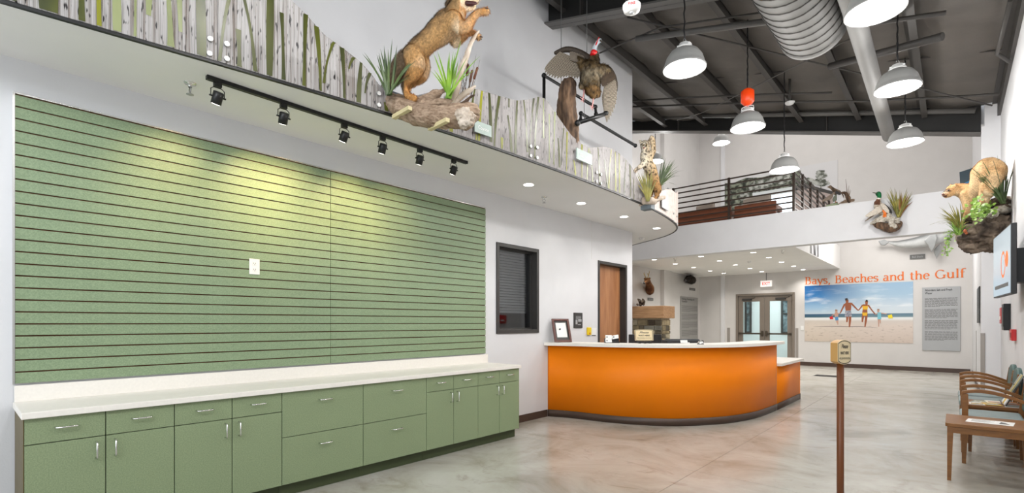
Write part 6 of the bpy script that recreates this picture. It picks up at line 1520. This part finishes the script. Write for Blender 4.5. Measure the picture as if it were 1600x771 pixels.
# ------------------------------------------------------------------ ducks on the bridge
T4 = at_y(YM - .12, 1385, 330); T4 = depth(T4)
def D(x, y, dt=0.0): return at_y(YM - .14 + dt if dt < .09 else YM + .13, 1275 + x / 8.566, 280 + y / 8.566)
K4 = T4 / F / 8.566
dm = thing('duck_perch', 'dark moss covered perch fixed to the front of the bridge under the mallard', 'perch', D(950, 620))
organic('log', [([D(775, 590, -.02), D(850, 620, -.06), D(950, 640, -.08), D(1050, 650, -.06), D(1110, 600)], [26 * K4, 48 * K4, 62 * K4, 60 * K4, 40 * K4])], M_bark, dm, .016, .02, 9, 1)
organic('moss', [([D(760, 590, -.05), D(850, 555, -.06), D(950, 540, -.08), D(1040, 560, -.06), D(1100, 580)], [26 * K4, 36 * K4, 46 * K4, 44 * K4, 26 * K4]), ([D(1000, 600, -.14), D(1060, 640, -.13)], [34 * K4, 24 * K4]), ([D(905, 520, -.05), D(985, 490, -.05)], [36 * K4, 30 * K4])], M_moss, dm, .012, .035, 15, 1)
md = thing('mallard_duck', 'mounted mallard drake with green head standing on the mossy perch', 'duck', D(900, 480))
def mcol(p, n):
    w_ = depth(p); s = (proj_u(p[0], p[1]) - 1275) * 8.566; y = (HY - F * (p[2] - HC) / w_ - 280) * 8.566
    if y < 252: return mixc(lin(10, 66, 38), lin(24, 112, 62), .5 + jag(2, p, 30))
    if y < 266: return lin(220, 216, 206)
    if y < 345 and s < 860: return mixc(lin(84, 54, 40), lin(110, 76, 58), .5 + jag(3, p, 20))
    return mixc(lin(196, 186, 172), lin(150, 138, 122), .4 + jag(4, p, 24))
creature('body', [([D(822, 320), D(840, 370), D(880, 420), D(930, 450), D(980, 462)], [40 * K4, 56 * K4, 62 * K4, 46 * K4, 20 * K4]), ([D(828, 320), D(838, 275), D(848, 235), D(842, 205)], [42 * K4, 27 * K4, 25 * K4, 30 * K4]), (Vector(D(835, 198)), 33 * K4), ([D(828, 200), D(812, 200)], [24 * K4, 16 * K4])],
    M_feather, md, mcol, .010, 3)
MB().loft([D(812, 192, -.02), D(785, 186, -.02), D(760, 182, -.02)], [(12 * K4, 8 * K4), (11 * K4, 6 * K4), (8 * K4, 4 * K4)]).build('bill', mat('dark_olive_bill', lin(66, 64, 40), .4), md)
MB().ball(D(822, 188, -.07), .008, 8, 6).build('eye', M_ink, md)
wing = MB().slab([(-160, 115), (-20, 0), (40, -20), (70, 30), (20, 60), (-30, 95), (-120, 135)], D(820, 380, -.12), Vector((RT[0], RT[1], 0)) * K4, Vector((0, 0, -1)) * K4, -.02)
wing.build('wing', mat('pale_wing_feathers', lin(206, 196, 182), .7, var=.12, scale=30), md, bevel=.006)
for k in range(9): feather(D(800 + 10 * k, 400 + 3 * k, -.13), D(655 + 14 * k, 500 + 8 * (k % 3) - 3 * k, -.14), 22 * K4, vn, md, mat('cream_feather', lin(200, 190, 176), .7, var=.15, scale=40))
for k in range(5): feather(D(760 + 10 * k, 490 - 8 * k, -.11), D(650 + 22 * k, 570 - 14 * k, -.12), 18 * K4, vn, md, mat('brown_feather', lin(128, 112, 96), .7, var=.2, scale=40))
MB().slab([(0, 12), (95, -10), (100, 32), (10, 52)], D(802, 392, -.142), Vector((RT[0], RT[1], 0)) * K4, Vector((0, 0, -1)) * K4, -.006).build('speculum', mat('dark_purple_feathers', lin(58, 44, 62), .5), md)
feather(D(880, 330, -.12), D(975, 455, -.10), 52 * K4, vn, md, MATS['cream_feather']); feather(D(905, 340, -.05), D(1018, 455, -.04), 40 * K4, vn, md, mat('dark_feather', lin(48, 46, 46), .6)); feather(D(950, 445, -.03), D(1015, 462, -.04), 40 * K4, vn, md, MATS['dark_feather'])
for x in (905, 925): MB().loft([D(x, 425, -.1), D(x + 8, 465, -.1), D(x + 4, 500, -.12)], [14 * K4, 10 * K4, 14 * K4], 8).build('leg', mat('orange_duck_leg', lin(214, 112, 40), .5), md)
g = thing('grass_plant', 'olive grass clump with brown seed heads beside the mallard', 'plant', D(1105, 510)); tuft(g, D(1105, 515, -.03), 60, .62, .62, M_grassm, w_=.02, seed=21); tuft(g, D(1110, 515, -.01), 20, .55, .5, mat('rust_seed_head', lin(134, 88, 40), .7), lean=(.15, .1, 0), w_=.03, seed=22)
# standing brown duck and driftwood plank on the bridge top
wd_ = thing('plank_perch', 'flat brown driftwood plank lying on the bridge by the railing', 'driftwood', D(450, 330))
MB().slab([(285, 345), (470, 295), (575, 290), (575, 325), (300, 362)], D(0, 0, .1), Vector((RT[0], RT[1], 0)) * K4, Vector((0, 0, -1)) * K4, .12).build('plank', M_drift, wd_, bevel=.01)
organic('root', [([D(445, 300, .12), D(425, 240, .12), D(395, 190, .12), D(350, 180, .12)], [24 * K4, 28 * K4, 22 * K4, 14 * K4])], M_bark, wd_, .012, .012, 12, 1)
for (a, b) in (((420, 230), (398, 0)), ((430, 240), (455, 140)), ((425, 250), (440, 90)), ((435, 250), (465, 150))): MB().tube([D(*a, .12), D(*b, .12)], [.008, .002], 5).build('twig', M_bark, wd_)
bd = thing('brown_duck', 'mounted brown duck with spread wings beside the mezzanine railing', 'duck', D(260, 300))
def dcol(p, n): return mixc(lin(70, 56, 44), lin(136, 116, 96), .45 + 1.0 * jag(6, p, 18))
creature('body', [([D(215, 125, .1), D(245, 150, .1), D(285, 185, .1), D(330, 240, .1), D(345, 290, .1)], [22 * K4, 28 * K4, 44 * K4, 44 * K4, 18 * K4]), ([D(225, 140, .1), D(205, 115, .1), D(190, 105, .1)], [20 * K4, 20 * K4, 24 * K4]), ([D(180, 104, .1), D(142, 108, .1)], [(14 * K4, 9 * K4), (7 * K4, 4 * K4)])], M_feather, bd, dcol, .010, 3)
for k in range(10): feather(D(270 - 4 * k, 170 + 2 * k, .06), D(75 + 13 * k, 300 - 3 * k + (k % 3) * 5, .05), 24 * K4, vn, bd, mat('grey_brown_feather', lin(128, 112, 98), .7, var=.2, scale=40))
for k in range(6): feather(D(290 + 8 * k, 200, .05), D(300 + 14 * k, 330 - 8 * k, .04), 26 * K4, vn, bd, mat('white_wing_feather', lin(214, 212, 212), .6, var=.08, scale=30))
feather(D(262, 165, .04), D(330, 210, .03), 40 * K4, vn, bd, MATS['dark_feather']); feather(D(285, 215, .045), D(230, 305, .03), 60 * K4, vn, bd, mat('grey_green_feather', lin(104, 110, 96), .7, var=.2, scale=30))
for x in (262, 300): MB().tube([D(x, 260, .1), D(x + 4, 350, .1)], .008, 6).build('leg', MATS['orange_duck_leg'], bd)
g = thing('mossy_clump', 'pale green moss clump under the brown duck', 'moss', D(200, 345)); organic('moss', [([D(140, 365, .1), D(220, 345, .1), D(290, 340, .1)], [16 * K4, 26 * K4, 20 * K4])], mat('pale_green_moss', lin(150, 160, 128), .9, var=.2, scale=30), g, .012, .012, 20, 1)

# ------------------------------------------------------------------ shark on the back wall, deer and boar heads, mantel ornament
def H(x, y, dy=0.0): return at_y(YB - .22 - dy, 1355 + x / 11.03, 355 + y / 11.03)
K5 = depth(H(700, 250)) / F / 11.03
sh = thing('shark_mount', 'silver grey shark mount on the back wall under the bridge', 'shark', H(700, 250))
def scol(p, n): return mixc(lin(196, 198, 198), lin(104, 106, 106), n.z * 1.2 + .2)
creature('body', [([H(370, 262), H(480, 285), H(620, 290), H(800, 275), H(1000, 235), H(1180, 180), H(1320, 120), H(1420, 70)], [22 * K5, 44 * K5, 72 * K5, 90 * K5, 110 * K5, 120 * K5, 100 * K5, 50 * K5]), ([H(380, 260), H(300, 240), H(210, 222)], [(18 * K5, 20 * K5), (12 * K5, 16 * K5), (6 * K5, 8 * K5)])], M_shark, sh, scol, .03, 4)
P = lambda pts: [(a, b) for a, b in pts]
def fin(pts, nm='fin', th=.05, dy=0.0):
    o = H(0, 0, dy); MB().slab([((Vector(H(a, b, dy)) - Vector(o)).x, (Vector(H(a, b, dy)) - Vector(o)).z) for a, b in pts], o, (1, 0, 0), (0, 0, 1), th).build(nm, mat('silver_fin', lin(150, 152, 152), .3, .3, var=.1), sh, bevel=.018)
fin([(385, 265), (310, 320), (240, 318), (190, 245), (300, 215)], 'tail_fin'); fin([(980, 240), (1080, 140), (1190, 120), (1210, 190), (1170, 330), (1110, 440), (1060, 330)], 'pectoral_fin', .06, .22); fin([(1140, 400), (1210, 330), (1260, 290), (1262, 420), (1195, 560)], 'pectoral_fin', .04, .05)
def headmount(name, label, cat, u, v, parts, colf, loc): pass
dx_, dy_ = XF, 14.2
t = thing('deer_head', 'mounted deer head with thin antlers on the far left wall', 'deer head', at_x(XF + .25, 1015, 440))
def J(u, v, x): return at_x(x, 990 + u / 5.507, 400 + v / 5.507)
kJ = .0036
creature('head', [([J(140, 300, XF + .06), J(140, 280, XF + .16), J(130, 245, XF + .30), J(122, 218, XF + .40)], [.13, .125, .085, .075]), ([J(118, 212, XF + .42), J(108, 222, XF + .55), J(96, 232, XF + .66)], [.07, .048, .036]), ([J(130, 200, XF + .42), J(142, 192, XF + .42)], [.035, .02]), ([J(104, 202, XF + .42), J(92, 196, XF + .42)], [.035, .02])], M_fur, t, lambda p, n: mixc(lin(88, 52, 30), lin(160, 112, 70), .4 + .8 * jag(2, p, 8) + .3 * n.z), .018, 3, fur=2500, furlen=.04, furw=.005)
an = MB()
for pts in ([(112, 200), (98, 170), (90, 140)], [(98, 172), (84, 150)], [(120, 200), (128, 170), (136, 138), (138, 130)], [(128, 172), (118, 150)]): an.tube([J(a, b, XF + .42) for a, b in pts], [.018 * (1 - .7 * i / (len(pts) - 1)) for i in range(len(pts))], 7)
an.build('antlers', mat('pale_antler', lin(184, 160, 120), .6), t); MB().ball(J(92, 234, XF + .68), .03, 8, 6).build('nose', M_ink, t)
t = thing('boar_head', 'dark mounted boar head on the far left wall above the grey panel', 'boar head', at_x(XF + .2, 1079, 438))
creature('head', [([J(505, 210, XF + .05), J(490, 205, XF + .25), J(475, 203, XF + .35)], [.13, .13, .11]), ([J(468, 205, XF + .5), J(448, 210, XF + .62)], [.09, .06]), ([J(465, 185, XF + .45), J(458, 175, XF + .45)], [.05, .02])], M_fur, t, lambda p, n: mixc(lin(20, 17, 15), lin(58, 46, 38), .4 + jag(2, p, 12)), .024, 2, fur=2500, furlen=.06, furw=.006)
MB().ball(J(444, 212, XF + .68), .045, 8, 6).build('snout', M_ink, t)
t = thing('mantel_ornament', 'small dark mounted squirrel standing on the fireplace mantel', 'ornament', (-1.95, 13.2, 1.845))
def M2(u, v, dy=0): return at_y(13.2 + dy, 990 + u / 5.507, 400 + v / 5.507)
creature('body', [([M2(60, 420), M2(62, 405), M2(50, 385)], [.05, .06, .045]), ([M2(85, 420), M2(88, 395), M2(78, 375)], [.035, .045, .03]), ([M2(35, 424), M2(30, 418)], [.03, .03]), ([M2(42, 378), M2(36, 372)], [.03, .02])], M_fur, t, lambda p, n: mixc(lin(40, 30, 24), lin(150, 136, 120), .3 + 1.2 * jag(2, p, 16)), .012, 2)
